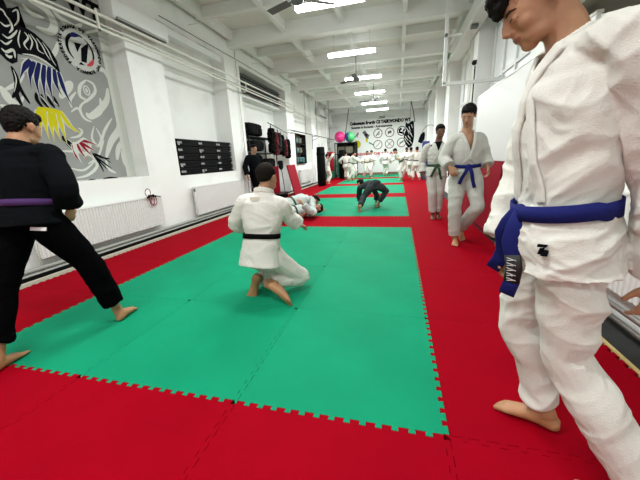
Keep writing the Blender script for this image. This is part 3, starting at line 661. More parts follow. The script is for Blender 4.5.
for q in (w1, w2, w3): mobj('feather_edge', q, 'mwhite')
b = bmesh.new(); stroke(b, [(2.056,1.944),(2.212,1.952),(2.359,1.934)], .05, .005, shape='flat'); mobj('collar_band', b, 'myellow')
b = bmesh.new(); stroke(b, [(2.388,1.517),(2.485,1.561),(2.589,1.621)], .03, .005, shape='flat'); mobj('collar_band', b, 'mwhite')
# round emblem
ec = [(2.845,2.831)][0]
def eloc(u, v): return (ec[0] + u, ec[1] + v)
b = bmesh.new(); ER = .235
poly(b, [eloc(0.29 * math.cos(a / 16 * math.pi), 0.29 * math.sin(a / 16 * math.pi)) for a in range(32)], .004); em = mobj('emblem_disc', b, 'emb')
b = bmesh.new()
stroke(b, [eloc(ER * .82 * math.cos(a), ER * .82 * math.sin(a)) for a in [1.2 + .25 * k for k in range(12)]], .045, .006)
stroke(b, [eloc(ER * .80 * math.cos(a), ER * .80 * math.sin(a)) for a in [-.9 + .2 * k for k in range(11)]], .03, .006)
poly(b, [eloc(-.03, -.15), eloc(.05, -.15), eloc(.15, .14), eloc(.01, .03)], .006); poly(b, [eloc(-.08, .08), eloc(.03, .09), eloc(-.06, -.04)], .006); poly(b, [eloc(-.04, -.16), eloc(.02, -.19), eloc(-.08, -.20)], .006)
mobj('emblem_mark', b, 'mblack')
b = bmesh.new(); stroke(b, [eloc(ER * .8 * math.cos(a), ER * .8 * math.sin(a)) for a in [1.5 + .15 * k for k in range(6)]], .06, .007); mobj('emblem_blue_arc', b, 'mblue')
b = bmesh.new(); stroke(b, [eloc(ER * .8 * math.cos(a), ER * .8 * math.sin(a)) for a in [-1.3 + .15 * k for k in range(7)]], .05, .007); mobj('emblem_red_arc', b, 'mredb')
# lettering
def text(body, size, loc, rot, m, parent=None, name='lettering', extrude=.001, bold=0, sx=1, align='LEFT'):
    c = bpy.data.curves.new(name, 'FONT'); c.body = body; c.size = size; c.extrude = extrude; c.offset = bold; c.align_x = align; c.resolution_u = 2
    o = bpy.data.objects.new(name, c); col.objects.link(o); bpy.context.view_layer.update(); dg = bpy.context.evaluated_depsgraph_get()
    me = bpy.data.meshes.new_from_object(o.evaluated_get(dg)); bpy.data.objects.remove(o)
    me.transform(Matrix.Translation(loc) @ rot.to_4x4() @ Matrix.Diagonal((sx, 1, 1, 1)))
    me.materials.clear(); return link(name, me, m, parent)
LW = Matrix(((0, 0, 1), (1, 0, 0), (0, 1, 0)))            # left wall, letters face +X, read toward +Y
BW = Matrix(((1, 0, 0), (0, 0, -1), (0, 1, 0)))           # back wall, letters face -Y
def ring_text(s, R, size, a0, a1, par):
    allme = bmesh.new()
    for i, ch in enumerate(s):
        if ch == ' ': continue
        a = a0 + (a1 - a0) * i / (len(s) - 1); c = bpy.data.curves.new('l', 'FONT'); c.body = ch; c.size = size; c.align_x = 'CENTER'; c.offset = .004; c.resolution_u = 1
        o = bpy.data.objects.new('l', c); col.objects.link(o); bpy.context.view_layer.update()
        me = bpy.data.meshes.new_from_object(o.evaluated_get(bpy.context.evaluated_depsgraph_get())); bpy.data.objects.remove(o)
        up_a = a - math.pi / 2
        me.transform(Matrix.Translation((-4.68 + .007, ec[0] + R * math.cos(a), ec[1] + R * math.sin(a))) @ LW.to_4x4() @ Matrix.Rotation(up_a, 4, 'Z'))
        allme.from_mesh(me); bpy.data.meshes.remove(me)
    return mloc(obj('emblem_lettering', allme, 'mblack', par))
ring_text('FEDERATIA ROMANA DE TAEKWONDO WT ROMANIA  ', 0.265, .06, math.pi * 1.25, -math.pi * .72, mr)
mloc(text('TAEKWONDO WT', .32, (-4.673, .55, 3.34), LW, 'mblack', mr, 'mural_heading', bold=.014, sx=1.0))

# ------------------------------------------------------------------ black cases in the second recess
def black_case():
    r = empty('equipment_case', (0, 0, 0)); boxo('body', (-.14, -.34, 0), (.14, .34, .139), 'black', r, .012)
    boxo('lid_rim', (-.145, -.345, .09), (.145, .345, .10), 'rubber', r)
    return r
case0 = black_case(); case0_used = False
cw = .687
rows_n = ('topmost', 'second', 'middle', 'fourth', 'lowest'); cols_n = ('left', 'middle', 'right')
for rw in range(5):
    for c in range(3):
        if not case0_used: r = case0; case0_used = True; kids = list(r.children)
        else:
            r = case0.copy(); col.objects.link(r)
            for ch in kids: d = ch.copy(); col.objects.link(d); d.parent = r
        r.location = (-4.60, 4.29 + .345 + c * cw, .975 + (4 - rw) * .1435 + .0)
        tag(r, 'black equipment case, %s of the five rows, %s column, in the left wall recess' % (rows_n[rw], cols_n[c]), 'case', 'black equipment cases')
        lw = bmesh.new(); sx = random.uniform(-.02, .03)
        for yy, wd in ((-.33, .05), (-.27 + sx, .04), (-.22 + sx, .03)) if (rw + c) % 2 == 0 else ((-.33, .07), (-.25 + sx, .06)):
            box(lw, (.141, yy, .05), (.1435, yy + wd, .09))
        if (rw * 2 + c) % 3 == 0: box(lw, (.141, -.32, .02), (.1435, -.26, .05))
        if c == 2: box(lw, (.141, .27, .045), (.1435, .33, .085))
        obj('white_marking', lw, 'label', r)
#@@PART3
# ------------------------------------------------------------------ third recess: shelf rack, bags, leaning mats
def place(o, loc): o.location = loc; return o
r = empty('shelf_rack', (-4.65, 8.45, -.03), 'black open shelf rack in the recess behind the kneeling person', 'shelf rack')
for y in (-1.05, 1.0):
    for x in (-.2, .2): boxo('upright', (x - .015, y - .015, 0), (x + .015, y + .015, 1.95), 'dark', r)
for z in (.35, .95, 1.45, 1.93): boxo('shelf', (-.22, -1.07, z), (.22, 1.02, z + .025), 'dark', r)
def soft(name, label, cat, loc, size, m, seed=1, rot=0, group=None, amp=.02):
    b = bmesh.new(); loft(b, [(0, 0, -size[2] / 2), (0, 0, -size[2] * .4), (0, 0, size[2] * .35), (0, 0, size[2] / 2)], [(size[0] * .42, size[1] * .42), (size[0] / 2, size[1] / 2), (size[0] / 2, size[1] / 2), (size[0] * .35, size[1] * .40)], n=20, power=.6)
    me = remesh(b, min(size) / 12, 2); wrinkle(me, amp, 9, seed, (1, 1, .6)); o = link(name, me, m, None, True); o.location = loc; o.rotation_euler = (0, 0, rot)
    return tag(o, label, cat, group)
soft('sports_bag', 'big black sports bag on top of the shelf rack', 'bag', (-4.6, 7.95, 2.13), (.4, 1.0, .34), 'rubber', 2)
soft('sports_bag', 'flat black bag on the upper shelf of the rack, beside the standing black-clothed person', 'bag', (-4.6, 8.1, 1.66), (.36, .8, .30), 'rubber', 3)
soft('sports_bag', 'black bag on the lower shelf of the rack near the broom', 'bag', (-4.6, 8.95, 1.12), (.36, .85, .28), 'rubber', 4)
soft('sports_bag', 'dark bag at the bottom of the shelf rack', 'bag', (-4.6, 8.6, .52), (.36, 1.4, .28), 'dark', 5)
for k, (y, z, h, m, t, mm) in enumerate(((8.7, 1.83, .75, 'rubber', 'black jacket hanging first from the left on the rack rail', .0), (9.0, 1.74, .72, 'darkred', 'dark red strapped bag hanging beside the jackets', 0), (9.3, 1.80, .60, 'dark', 'dark sports bag hanging in the middle of the rack rail', 0), (9.6, 1.72, .66, 'rubber', 'black hanging bag with long strap on the rack rail', 0),
                                  (9.88, 1.62, .55, 'darkred', 'small red and black bag hanging near the far end', 0), (10.2, 1.60, .66, 'rubber', 'last black bag hanging beside the far pillar', 0))):
    r2 = soft('hanging_bag', t, 'bag', (-4.28, y, z), (.2, .22, h), m, 10 + k, .1 * k, 'bags hanging on the rack rail', .04)
    d = (y - 8.75); tube('strap', [(0, -.07, h * .4), (0, 0, h * .5 + .12 + 0), (0, .07, h * .4)], .010, 'rubber', r2)
tag(tube('hanging_rail', [(-4.28, 8.5, 2.37), (-4.28, 10.3, 2.16)], .012, 'dark'), 'dark sloping rail that carries the hanging bags', 'rail')
r = empty('window_grille', (-4.52, 8.4, 3.12), 'dark slatted vent grille at the top of the third left recess', 'grille')
boxo('frame', (-.02, -1.1, .0), (0.0, 1.9, .46), 'dark', r)
for k in range(5): boxo('slat', (0, -1.1, .02 + k * .09), (.07, 1.9, .035 + k * .09), 'grey', r)
pm = lambda y0, y1, z1, lean, x: None
def leaning(name, label, cat, y, x0, w, h, lean, m, th=.045, turn=0):
    T_ = Matrix.Rotation(turn, 4, 'Z') @ Matrix.Rotation(-lean, 4, 'Y')
    o = boxo(name, (-th / 2, -w / 2, 0), (th / 2, w / 2, h), m, None, .004); o.matrix_world = Matrix.Translation((x0, y, 0.004)) @ T_
    return tag(o, label, cat)
leaning('gym_mat', 'red mat leaning in the recess behind the shoulder of the kneeling person', 'mat', 8.45, -4.22, .40, 1.0, .03, 'redpad', turn=-1.0)
o = leaning('gym_mat', 'red mat leaning against the third left pillar', 'mat', 9.18, -3.62, .80, 1.04, .22, 'redpad', turn=0)
r = empty('broom', (-3.74, 8.0, .0), 'upside-down broom with black bristles leaning behind the kneeling person', 'broom')
b = bmesh.new(); cyl(b, (.12, -.10, .01), (0, .0, .95), .012, 8); obj('handle', b, 'dark', r, True)
b = bmesh.new(); loft(b, [(0, 0, .9), (-.01, 0, .96), (-.02, .0, 1.14), (-.02, 0, 1.18)], [(.03, .02), (.085, .03), (.10, .045), (.07, .03)], hint=(.5, .8, 0), n=14); obj('bristles', b, 'rubber', r, True)
r = empty('low_box', (-3.98, 8.36, 0.001), 'low black box on the floor beside the leaning red mats', 'box')
T_ = Matrix.Rotation(-1.05, 4, 'Z')
boxo('base', (-.16, -.22, .0), (.16, .22, .11), 'rubber', r, .01, T_); boxo('lid', (-.165, -.225, .11), (.165, .225, .125), 'dark', r, .003, T_)
# ------------------------------------------------------------------ left wall beyond the third pillar
r = empty('open_cabinet', (-4.68, 12.75, 1.0), 'open wall cabinet filled with gear on the left wall before the punching bags', 'cabinet')
boxo('back', (-.15, -.75, 0), (-.13, .75, 1.3), 'wood', r)
for z in (0, .42, .86, 1.28): boxo('shelf', (-.13, -.75, z), (.16, .75, z + .02), 'dark', r)
for y in (-.75, .73): boxo('side', (-.13, y, 0), (.16, y + .02, 1.3), 'dark', r)
k = 0
for z, ys in ((1.03, (-.5, -.05, .42)), (1.45, (-.4, .1, .5)), (1.89, (-.45, .05, .5))):
    for i, y in enumerate(ys):
        lv = {1.03: 'lowest', 1.45: 'middle', 1.89: 'top'}[z]; ps = ('left', 'middle', 'right')[i]; cl = ('teal', 'rubber', 'olive')[(k + i) % 3] if z > 1.1 else 'teal'
        cn = {'teal': 'dark teal', 'rubber': 'black', 'olive': 'olive'}[cl]
        soft('gear_bundle', '%s gear bundle at the %s of the %s cabinet shelf' % (cn, ps, lv), 'gear', (-4.67, 12.75 + y, z + .14), (.24, .36, .25), cl, 30 + k, 0, 'gear in the open wall cabinet', .02); k += 1
r = empty('bag_rail', (-4.2, 8.4, 2.18), 'dark horizontal rail on wall brackets behind the punching bags', 'rail')
b = bmesh.new(); cyl(b, (-.02, 2.2, .11), (-.02, 10.6, .15), .016, 8); obj('rail', b, 'dark', r, True)
b = bmesh.new()
for y in (2.2, 6.2, 9.8): cyl(b, (-.02, y, .12), (-.3, y, .12), .014, 6); cyl(b, (-.02, y + .5, .12), (-.3, y, -.1), .012, 6); cyl(b, (-.28, y, .2), (-.28, y, -.5), .014, 6)
obj('bracket', b, 'grey', r, True)
b = bmesh.new()
for y in (4.2, 6.2, 8.2): cyl(b, (-.02, y, .12), (-.02, y, ZC - 2.15), .008, 6)
obj('hanger_rod', b, 'grey', r, True)
def punching_bag(x, y, z0, z1, rr, m, label, top=2.28):
    r = empty('punching_bag', (x, y, z0), label, 'punching bag'); h = z1 - z0
    b = bmesh.new(); loft(b, [(0, 0, 0), (0, 0, .03), (0, 0, h * .5), (0, 0, h - .05), (0, 0, h)], [rr * .85, rr, rr * 1.02, rr * .96, rr * .8], n=22); obj('bag_body', b, m, r, True)
    b = bmesh.new()
    for a in (0, 1.57, 3.14, 4.71): cyl(b, (rr * .8 * math.cos(a), rr * .8 * math.sin(a), h), (0, 0, min(h + .22, top - z0)), .006, 6)
    if top - z0 > h + .22: cyl(b, (0, 0, h + .2), (0, 0, top - z0), .008, 6)
    if z0 > .1: obj('chain', b, 'dark', r, True)
    else: b.free()
    b = bmesh.new(); loft(b, [(0, 0, h * .80), (0, 0, h * .86)], [rr * 1.03] * 2, n=22); obj('strap', b, 'rubber', r, True)
punching_bag(-3.52, 12.3, .0, 1.68, .185, 'black', 'long black punching bag standing nearest, left of the child in white')
punching_bag(-3.66, 14.9, .52, 1.50, .19, 'mred', 'dark red punching bag hanging between the black ones', ZC)
punching_bag(-3.32, 16.7, .0, 1.62, .22, 'black', 'farthest black punching bag standing before the dark corner')
tag(boxo('wall_pad', (-4.2, 16.2, .0), (-4.1, 18.6, 1.15), 'dgreen'), 'dark green pad standing along the left wall near the corner', 'pad')
tag(boxo('wall_pad', (-3.9, 18.0, .0), (-2.9, 18.1, 1.1), 'dgreen'), 'dark green pad behind the farthest punching bag', 'pad')
r = empty('storage_cage', (-3.45, 18.9, 0), 'tall dark storage cage in the far left corner under the balls', 'cage')
b = bmesh.new()
for x in (-.65, 0, .65):
    for y in (-.4, .4): box(b, (x - .025, y - .025, 0), (x + .025, y + .025, 2.1))
for z in (.1, .7, 1.4, 2.08): box(b, (-.67, -.42, z - .02), (.67, .42, z + .02))
obj('frame', b, 'dark', r); boxo('back_panel', (-.66, .40, .1), (.66, .43, 2.08), 'dark', r)
def gym_ball(x, y, z, rr, m, label):
    r = empty('gym_ball', (x, y, z - rr), label, 'ball'); b = bmesh.new(); ball(b, V((0, 0, rr)), rr, None, 28); obj('ball', b, m, r, True); b = bmesh.new(); cyl(b, (0, -rr * 1.0, rr), (0, -rr * .9, rr), .02, 8); obj('plug', b, 'white', r)
gym_ball(-3.74, 18.3, 2.43, .33, 'pink', 'pink gym ball on top of the storage cage')
r = empty('gym_ball', (-3.15, 18.55, 2.10), 'green and blue gym ball on top of the storage cage', 'ball')
b = bmesh.new(); ball(b, V((0, 0, .31)), .31, None, 28)
for f in b.faces: f.material_index = 1 if f.calc_center_median().x < -.04 else 0
obj('ball', b, ['lime', 'bluev'], r, True)
for k, (z, t) in enumerate(((1.45, 'topmost dark box in the storage cage'), (.75, 'dark box on the middle shelf of the storage cage'), (.14, 'dark box at the bottom of the storage cage'))):
    tag(boxo('storage_box', (-3.95, 18.65, z), (-3.05, 19.2, z + .42), 'olive', None, .02), t, 'box')
def rope(x0, y0, z0, x1, y1, z1, label): tag(tube('climbing_rope', [(x0, y0, z0), ((x0 + x1) / 2 + .02, (y0 + y1) / 2, (z0 + z1) / 2), (x1, y1, z1)], .022, 'dark'), label, 'rope')
rope(-3.1, 17.95, 3.95, -3.42, 18.0, 2.15, 'dark rope slanting from the ceiling above the green ball')
rope(.39, 17.2, 3.95, .62, 17.3, 2.9, 'dark rope hanging from the ceiling above the black beast figure')
# ------------------------------------------------------------------ banner on the back wall
BY = YB - .03
r = empty('wall_banner', (-1.5, BY, 1.0), 'white banner with black lettering and round warning signs on the back wall', 'banner')
def bl(o): o.location = (1.5, -BY, -1.0); return o
bl(boxo('cloth', (-3.50, BY, 1.15), (.50, BY + .01, 3.68), 'banner', r))
bl(text('Colosseum Sportiv CS TAEKWONDO WT', .27, (-3.40, BY - .004, 3.27), BW, 'mblack', r, 'club_lettering', bold=.020, sx=.80))
bl(text('Sanatate la Romania - Antrenamente', .19, (-3.32, BY - .004, 3.03), BW, 'mblack', r, 'slogan_lettering', bold=.010, sx=.95))
bl(text('REGULI DE SALA', .22, (-3.0, BY - .004, 1.28), BW, 'mredb', r, 'rules_lettering', bold=.01, sx=1.5))
def disc(name, cx, cz, r0, r1, m, d=.004, par=None):
    b = bmesh.new(); n = 32; A = [b.verts.new((cx + r1 * math.cos(2 * math.pi * k / n), BY - d, cz + r1 * math.sin(2 * math.pi * k / n))) for k in range(n)]
    if r0 > 0:
        B = [b.verts.new((cx + r0 * math.cos(2 * math.pi * k / n), BY - d, cz + r0 * math.sin(2 * math.pi * k / n))) for k in range(n)]
        for k in range(n): b.faces.new((A[k], A[(k + 1) % n], B[(k + 1) % n], B[k]))
    else: b.faces.new(A)
    return bl(obj(name, b, m, par or r))
def bar(b, x0, z0, x1, z1, w, d):
    a, c = V((x0, z0)), V((x1, z1)); n = (c - a).normalized(); n = V((-n.y, n.x)) * w / 2
    b.faces.new([b.verts.new((p.x, BY - d, p.y)) for p in (a + n, c + n, c - n, a - n)])
for i, (cx, cz, kind) in enumerate(((-1.56, 2.64, 0), (-.80, 2.66, 1), (-.03, 2.70, 2), (-1.56, 1.92, 3), (-.80, 1.94, 4), (-.03, 1.98, 5))):
    disc('sign_ring', cx, cz, .25, .30, 'signring' if kind != 2 else 'mblack')
    b = bmesh.new()
    if kind in (3, 4, 5): bar(b, cx - .15, cz - .15, cx + .15, cz + .15, .035, .008)
    if kind == 4: bar(b, cx - .15, cz + .15, cx + .15, cz - .15, .03, .008)
    if kind == 0: bar(b, cx - .12, cz - .15, cx + .1, cz + .12, .07, .008); bar(b, cx, cz - .1, cx + .12, cz - .02, .05, .008); bar(b, cx - .02, cz + .24, cx + .02, cz + .34, .1, .008)
    if kind == 1: bar(b, cx - .12, cz, cx + .12, cz + .02, .14, .008); bar(b, cx - .1, cz - .12, cx + .05, cz + .13, .05, .008)
    if kind == 2: bar(b, cx - .19, cz + .02, cx - .02, cz + .16, .14, .008); bar(b, cx - .2, cz - .05, cx + .15, cz - .16, .12, .008); bar(b, cx + .08, cz - .05, cx + .18, cz + .12, .1, .008)
    if kind == 5: bar(b, cx - .12, cz - .05, cx + .12, cz + .08, .08, .009)
    bl(obj('sign_figure', b, 'signfig' if kind != 2 else 'mblack', r))
disc('yellow_logo', -2.96, 2.02, 0, .26, 'myellow'); b = bmesh.new(); bar(b, -3.06, 1.84, -2.98, 2.22, .12, .008); bl(obj('yellow_logo_figure', b, 'mblack', r))
b = bmesh.new(); bar(b, -3.1, 2.48, -2.85, 2.78, .07, .006); bar(b, -2.95, 2.48, -2.85, 2.73, .05, .006); bl(obj('thin_emblem', b, 'signfig', r))
b = bmesh.new()
for a in ((-2.5, 2.83, -2.3, 2.53, .22), (-2.4, 2.63, -2.15, 2.48, .2), (-2.35, 2.48, -2.2, 2.33, .12)): bar(b, *a, .006)
bl(obj('feathered_emblem', b, 'signfig', r))
b = bmesh.new(); bar(b, -2.32, 2.38, -2.28, 2.13, .12, .007); bl(obj('yellow_feathers', b, 'myellow', r))
b = bmesh.new(); bar(b, -2.15, 2.10, -1.85, 1.93, .07, .007); bl(obj('green_tail', b, 'dgreen', r))
# black beast figure to the right of the banner
r = empty('wall_figure', (.33, 17.6, 1.6), 'black and white beast cut-out hanging right of the banner', 'figure')
b = bmesh.new()
P0 = [(-.18, 1.35), (-.05, 1.25), (.05, 1.32), (.16, 1.40), (.26, 1.36), (.22, 1.22), (.25, .95), (.30, .6), (.26, .25), (.18, .02), (.0, -.05), (-.12, .1), (-.24, .35), (-.28, .6), (-.2, .85), (-.12, 1.02), (-.2, 1.12)]
A = [b.verts.new((x, 0, z)) for x, z in P0]; B_ = [b.verts.new((x, .03, z)) for x, z in P0]
b.faces.new(A); b.faces.new(B_[::-1])
for i in range(len(A)): b.faces.new((A[i], A[(i + 1) % len(A)], B_[(i + 1) % len(A)], B_[i]))
bmesh.ops.triangulate(b, faces=[f for f in b.faces if len(f.verts) > 4]); obj('cut_out', b, 'mblack', r)
b = bmesh.new()
for (x0, z0, x1, z1) in ((-.1, 1.0, .02, .7), (0, 1.1, .08, .85), (-.2, .6, -.02, .35), (-.05, .62, .12, .4), (.08, .75, .2, .55), (-.15, .35, .05, .12), (.05, .35, .2, .15), (.12, 1.2, .2, 1.0), (-.02, .9, .15, .68), (-.22, .48, -.08, .25)):
    a, c = V((x0, 0, z0)), V((x1, 0, z1)); n = (c - a).normalized(); n = V((-n.z, 0, n.x)) * .02
    b.faces.new([b.verts.new(p + V((0, -.003, 0))) for p in (a + n, c + n * .4, c - n * .4, a - n)])
obj('white_lines', b, 'mwhite', r); tube('hanging_cord', [(.06, .015, 1.3), (.06, .015, ZC - 1.62)], .008, 'dark', r)
r = leaning('folded_mat', 'blue violet mat standing upright behind the child with the green belt', 'mat', 14.6, 1.03, .32, 1.75, .04, 'bluemat', .10, 1.45)
r = empty('wall_ornament', (1.0, 16.3, 1.85), 'small black beast ornament on a white hoop right of the banner', 'ornament')
b = bmesh.new(); loft(b, [(-.15, 0, -.1), (-.05, 0, .1), (.0, 0, .3), (.05, 0, .42)], [(.10, .03), (.14, .03), (.11, .03), (.03, .02)], hint=(1, 0, 0), n=10); obj('figure', b, 'mblack', r)
tube('hoop', [(.35 + .42 * math.cos(a / 10 * math.pi), 0, .25 + .5 * math.sin(a / 10 * math.pi)) for a in range(13)], .02, 'curtain', r)
# ------------------------------------------------------------------ right side
TP = tile_mesh('redpad')
for k, t in enumerate(('nearest red puzzle mat standing against the right wall, its toothed edge toward the camera', 'middle red puzzle mat standing against the right wall beside the walking person', 'farthest red puzzle mat standing against the right wall behind the walking person')):
    o = bpy.data.objects.new('gym_mat', TP); col.objects.link(o)
    T_ = Matrix.Rotation(math.radians(90 + 4), 4, 'Y'); o.matrix_world = Matrix.Translation((1.13, 3.42 + k * 1.024, 1.012)) @ T_
    tag(o, t, 'mat', 'red mats standing at the right wall')
r = empty('white_board', (1.22, 4.9, .95), 'large plain white board fixed along the right wall above the red mats', 'board')
boxo('panel', (-.0, -2.9, .06), (.03, .75, 1.18), 'white', r); b = bmesh.new(); box(b, (-.008, -2.92, 1.18), (.036, .77, 1.20)); box(b, (-.008, .75, .06), (.036, .77, 1.2)); obj('edge_strip', b, 'pipe', r)
r = empty('pull_up_frame', (.57, 5.5, 2.4), 'white square-tube frame hanging from the ceiling by the right wall', 'frame')
boxo('post', (-.02, -.03, -.0), (.04, .03, ZC - 2.4), 'white', r, .004); boxo('bar', (-.02, -.03, -.03), (1.03, .03, .03), 'white', r, .004); boxo('bracket', (.04, -.015, .78), (.27, .015, .81), 'white', r)
b = bmesh.new(); cyl(b, (.0, .0, .795), (.0, -.06, .795), .03, 10); obj('clamp', b, 'grey', r)
tag(boxo('air_duct', (1.06, 2.4, 3.5), (1.29, 8.43, 3.8), 'white', None, .004), 'long white box duct under the ceiling on the right wall', 'duct')
b = bmesh.new(); box(b, (1.08, 6.0, 3.44), (1.20, 6.12, 3.495)); tag(obj('duct_clamp', b, 'grey'), 'grey metal clamp on the right box duct', 'clamp')
tag(tube('drop_cable', [(1.28, 6.45, 2.875), (1.27, 6.45, 1.2)], .013, 'dark'), 'dark cable dropping beside the window pillar above the walking person', 'cable')
b = bmesh.new(); ball(b, V((1.26, 6.44, 2.93)), .05, None, 12); cyl(b, (1.26, 6.44, 2.93), (1.295, 6.40, 2.96), .02, 8); tag(obj('cable_hook', b, 'dark'), 'black hook at the top of the drop cable', 'hook')
for y in (6.9, 6.75): tag(tube('riser_pipe', [(1.27, y, .96), (1.27, y, 3.47)], .018, 'pipe'), 'thin white riser pipe on the right window pillar, %s one' % ('far' if y > 6.8 else 'near'), 'pipe')
tag(tube('wall_pipe', [(1.27, -3, 3.88), (1.27, 20.3, 3.90)], .025, 'white'), 'white pipe along the top of the right wall', 'pipe')
r = empty('wall_shelf', (1.4, 1.2, 2.2), 'olive brown shelf box above the shoulder of the foreground person', 'shelf')
boxo('box', (-.30, -1.4, .0), (.2, 1.05, .32), 'olive', r, .006); boxo('edge_trim', (-.31, -1.41, .3), (.2, 1.06, .33), 'white', r)
b = bmesh.new(); box(b, (1.225, 1.9, 1.62), (1.235, 2.02, 1.80)); 
# grey cloth below the white board
b = bmesh.new(); loft(b, [(1.20, 2.88, .97), (1.19, 2.88, .5), (1.17, 2.88, .1)], [(.42, .02), (.41, .03), (.42, .035)], hint=(0, 1, 0), n=24); me = remesh(b, .02, 1); wrinkle(me, .02, 7, 3, (1, 1, .12)); tag(link('curtain', me, 'curtain', None, True), 'grey green cloth hanging beside the nearest standing red mat', 'curtain')
r = empty('wall_switch', (1.215, 3.3, 1.52), 'small white switch on the board behind the foreground person', 'switch')
boxo('plate', (-.012, -.05, -.06), (.0, .05, .06), 'white', r, .003); boxo('rocker', (-.02, -.02, -.03), (-.012, .02, .03), 'grey', r, .002)
#@@PART4
# ================================================================== PEOPLE
# --- large foreground person
J = dict(waist=.13, flare=1.1, pelvis=(.325, .08, .90), neck=(.275, .085, 1.47), head=(.175, .09, 1.585), face=(-.84, .05, -.54), hup=(-.54, 0, .84),
 shL=(.335, -.09, 1.42), elL=(0.495,-0.07,1.033), wrL=(0.564,-0.03,0.743), shR=(.30, .262, 1.39), elR=(0.27,0.32,1.07), wrR=(0.192,0.22,0.782),
 hdL=(-.10, .0, -1), hnL=(0, 1, 0), htL=(-1, 0, 0), hdR=(.12, -.15, -.95), hnR=(.5, -.6, .1), htR=(-.6, -.8, 0), curl=.6,
 hipL=(.335, -.005, .87), hipR=(.335, .17, .87), knL=(.365, -.01, .46), anL=(.56, -.19, .075), knR=(.285, .21, .46), anR=(.405, .155, .085),
 heL=(.62, -.22, 0), toL=(.40, -.14, 0), heR=(.455, .115, 0), toR=(.235, .235, 0), cross=.80, bend=.015, belt_w=.026, tailhint=(.8, -.45, .15),
 tails=((1, .02, .30), (-1, .38, .26)))
fg, I = person('person', 'large foreground person in white uniform with blue belt, standing in profile looking down', J, 'gi', 'gi', 'blue', 'skin', 'hair', vox=.0052, bulk=.94,
    hairstyle='fringe', amp=.014, seed=2, knot_at=-.12, skirt=.23, cuff=.88, hem=.93, belt_tails=True, vneck=True)
tp = [V(p) for p in I['J']['tailpts']]; hn_ = V((.8, -.45, .15)).normalized(); b = bmesh.new(); dn = (tp[-1] - tp[3]).normalized(); vw = (V(C0) - tp[4]).normalized(); hn_ = (hn_ - dn * hn_.dot(dn)).normalized()
loft(b, [tp[3], tp[4], tp[5].lerp(tp[6], .1)], [(.0265, .0045)] * 3, hint=hn_, n=8, power=.5); bar_o = obj('belt_bar', b, 'patch', fg, True); bar_o.location = -V(fg.location)
b = bmesh.new(); nn = hn_.cross(dn).normalized(); nn = nn if nn.dot(vw) > 0 else -nn
for k in range(5):
    t0 = tp[3].lerp(tp[5], .12 + .19 * k); 
    for a_, c_ in (((-.016, 0), (.014, .006)), ((-.014, .010), (.012, .004)), ((-.002, .0), (.004, .012)))[:2 + k % 2]:
        p0, p1 = t0 + hn_ * a_[0] + dn * a_[1] + nn * .0058, t0 + hn_ * c_[0] + dn * c_[1] + nn * .0058; b.faces.new([b.verts.new(q) for q in (p0 - dn * .0013, p1 - dn * .0013, p1 + dn * .0013, p0 + dn * .0013)])
o = obj('embroidery', b, 'thread', bar_o)
def decal(person_root, bv, px, rays, m, name='embroidered_mark'):
    c = V(C0); fx = V(FX)
    for k, quad in enumerate(rays):
        mid = sum((V(p) for p in quad), V()) / len(quad); D = 1e9
        for tgt in [mid] + [V(p) for p in quad]:
            d = (tgt - c).normalized()
            for q in bv:
                h = q.ray_cast(c, d, 8)
                if h[0] is not None: D = min(D, (h[0] - c).dot(fx))
        D -= .003; pts = [c + (V(p) - c) * (D / (V(p) - c).dot(fx)) for p in quad]
        b = bmesh.new(); A = [b.verts.new(p) for p in pts]; B = [b.verts.new(p + fx * .006) for p in pts]; n = len(A)
        b.faces.new(A); b.faces.new(B[::-1])
        for i in range(n): b.faces.new((A[i], A[(i + 1) % n], B[(i + 1) % n], B[i]))
        o = obj(name, b, m, person_root); o.location = -V(person_root.location)
decal(fg, [I['bv'], I['tb']], None, [[(0.235,0,0.854), (0.262,0,0.851), (0.257,0,0.841), (0.234,0,0.843)], [(0.243,0,0.84), (0.254,0,0.841), (0.249,0,0.816), (0.237,0,0.819)], [(0.258,0,0.834), (0.267,0,0.831), (0.264,0,0.81), (0.246,0,0.812)]], 'mblack')
# --- person in black at the left
J = dict(pelvis=(-2.53, .31, .88), neck=(-2.56, .38, 1.335), head=(-2.56, .44, 1.445), face=(-.12, .97, -.30), hup=(0, .2, 1),
 shL=(-2.75, .33, 1.28), elL=(-2.86, .33, 1.03), wrL=(-2.72, .46, .90), shR=(-2.38, .42, 1.27), elR=(-2.27, .38, 1.07), wrR=(-2.35, .44, .925),
 hdR=(-.3, .1, -.8), hnR=(-1, 0, 0), htR=(0, 1, 0), curl=.6,
 hipL=(-2.63, .29, .86), hipR=(-2.44, .33, .86), knL=(-2.64, .12, .47), anL=(-2.57, -.04, .085), knR=(-2.36, .49, .50), anR=(-2.35, .60, .085),
 heL=(-2.55, -.11, 0), toL=(-2.62, .12, 0), heR=(-2.32, .56, 0), toR=(-2.38, .80, 0), bend=-.02)
J = dict(J); lm, LI = person('person', 'person in black jacket and trousers with purple belt, seen from behind at the left edge', J, 'kgi', 'kgi2', 'purple', 'skin', 'hair', vox=.009, bulk=1.02,
    hairstyle='short', amp=.008, seed=5, skirt=.10, cuff=.82, hem=.82, belt_tails=False, s=.98)
decal(lm, [LI['bv'], LI['tb']], None, [[(-2.534,0.3,0.822), (-2.396,0.3,0.82), (-2.405,0.3,0.797), (-2.544,0.3,0.798)]], 'thread', 'trouser_label')
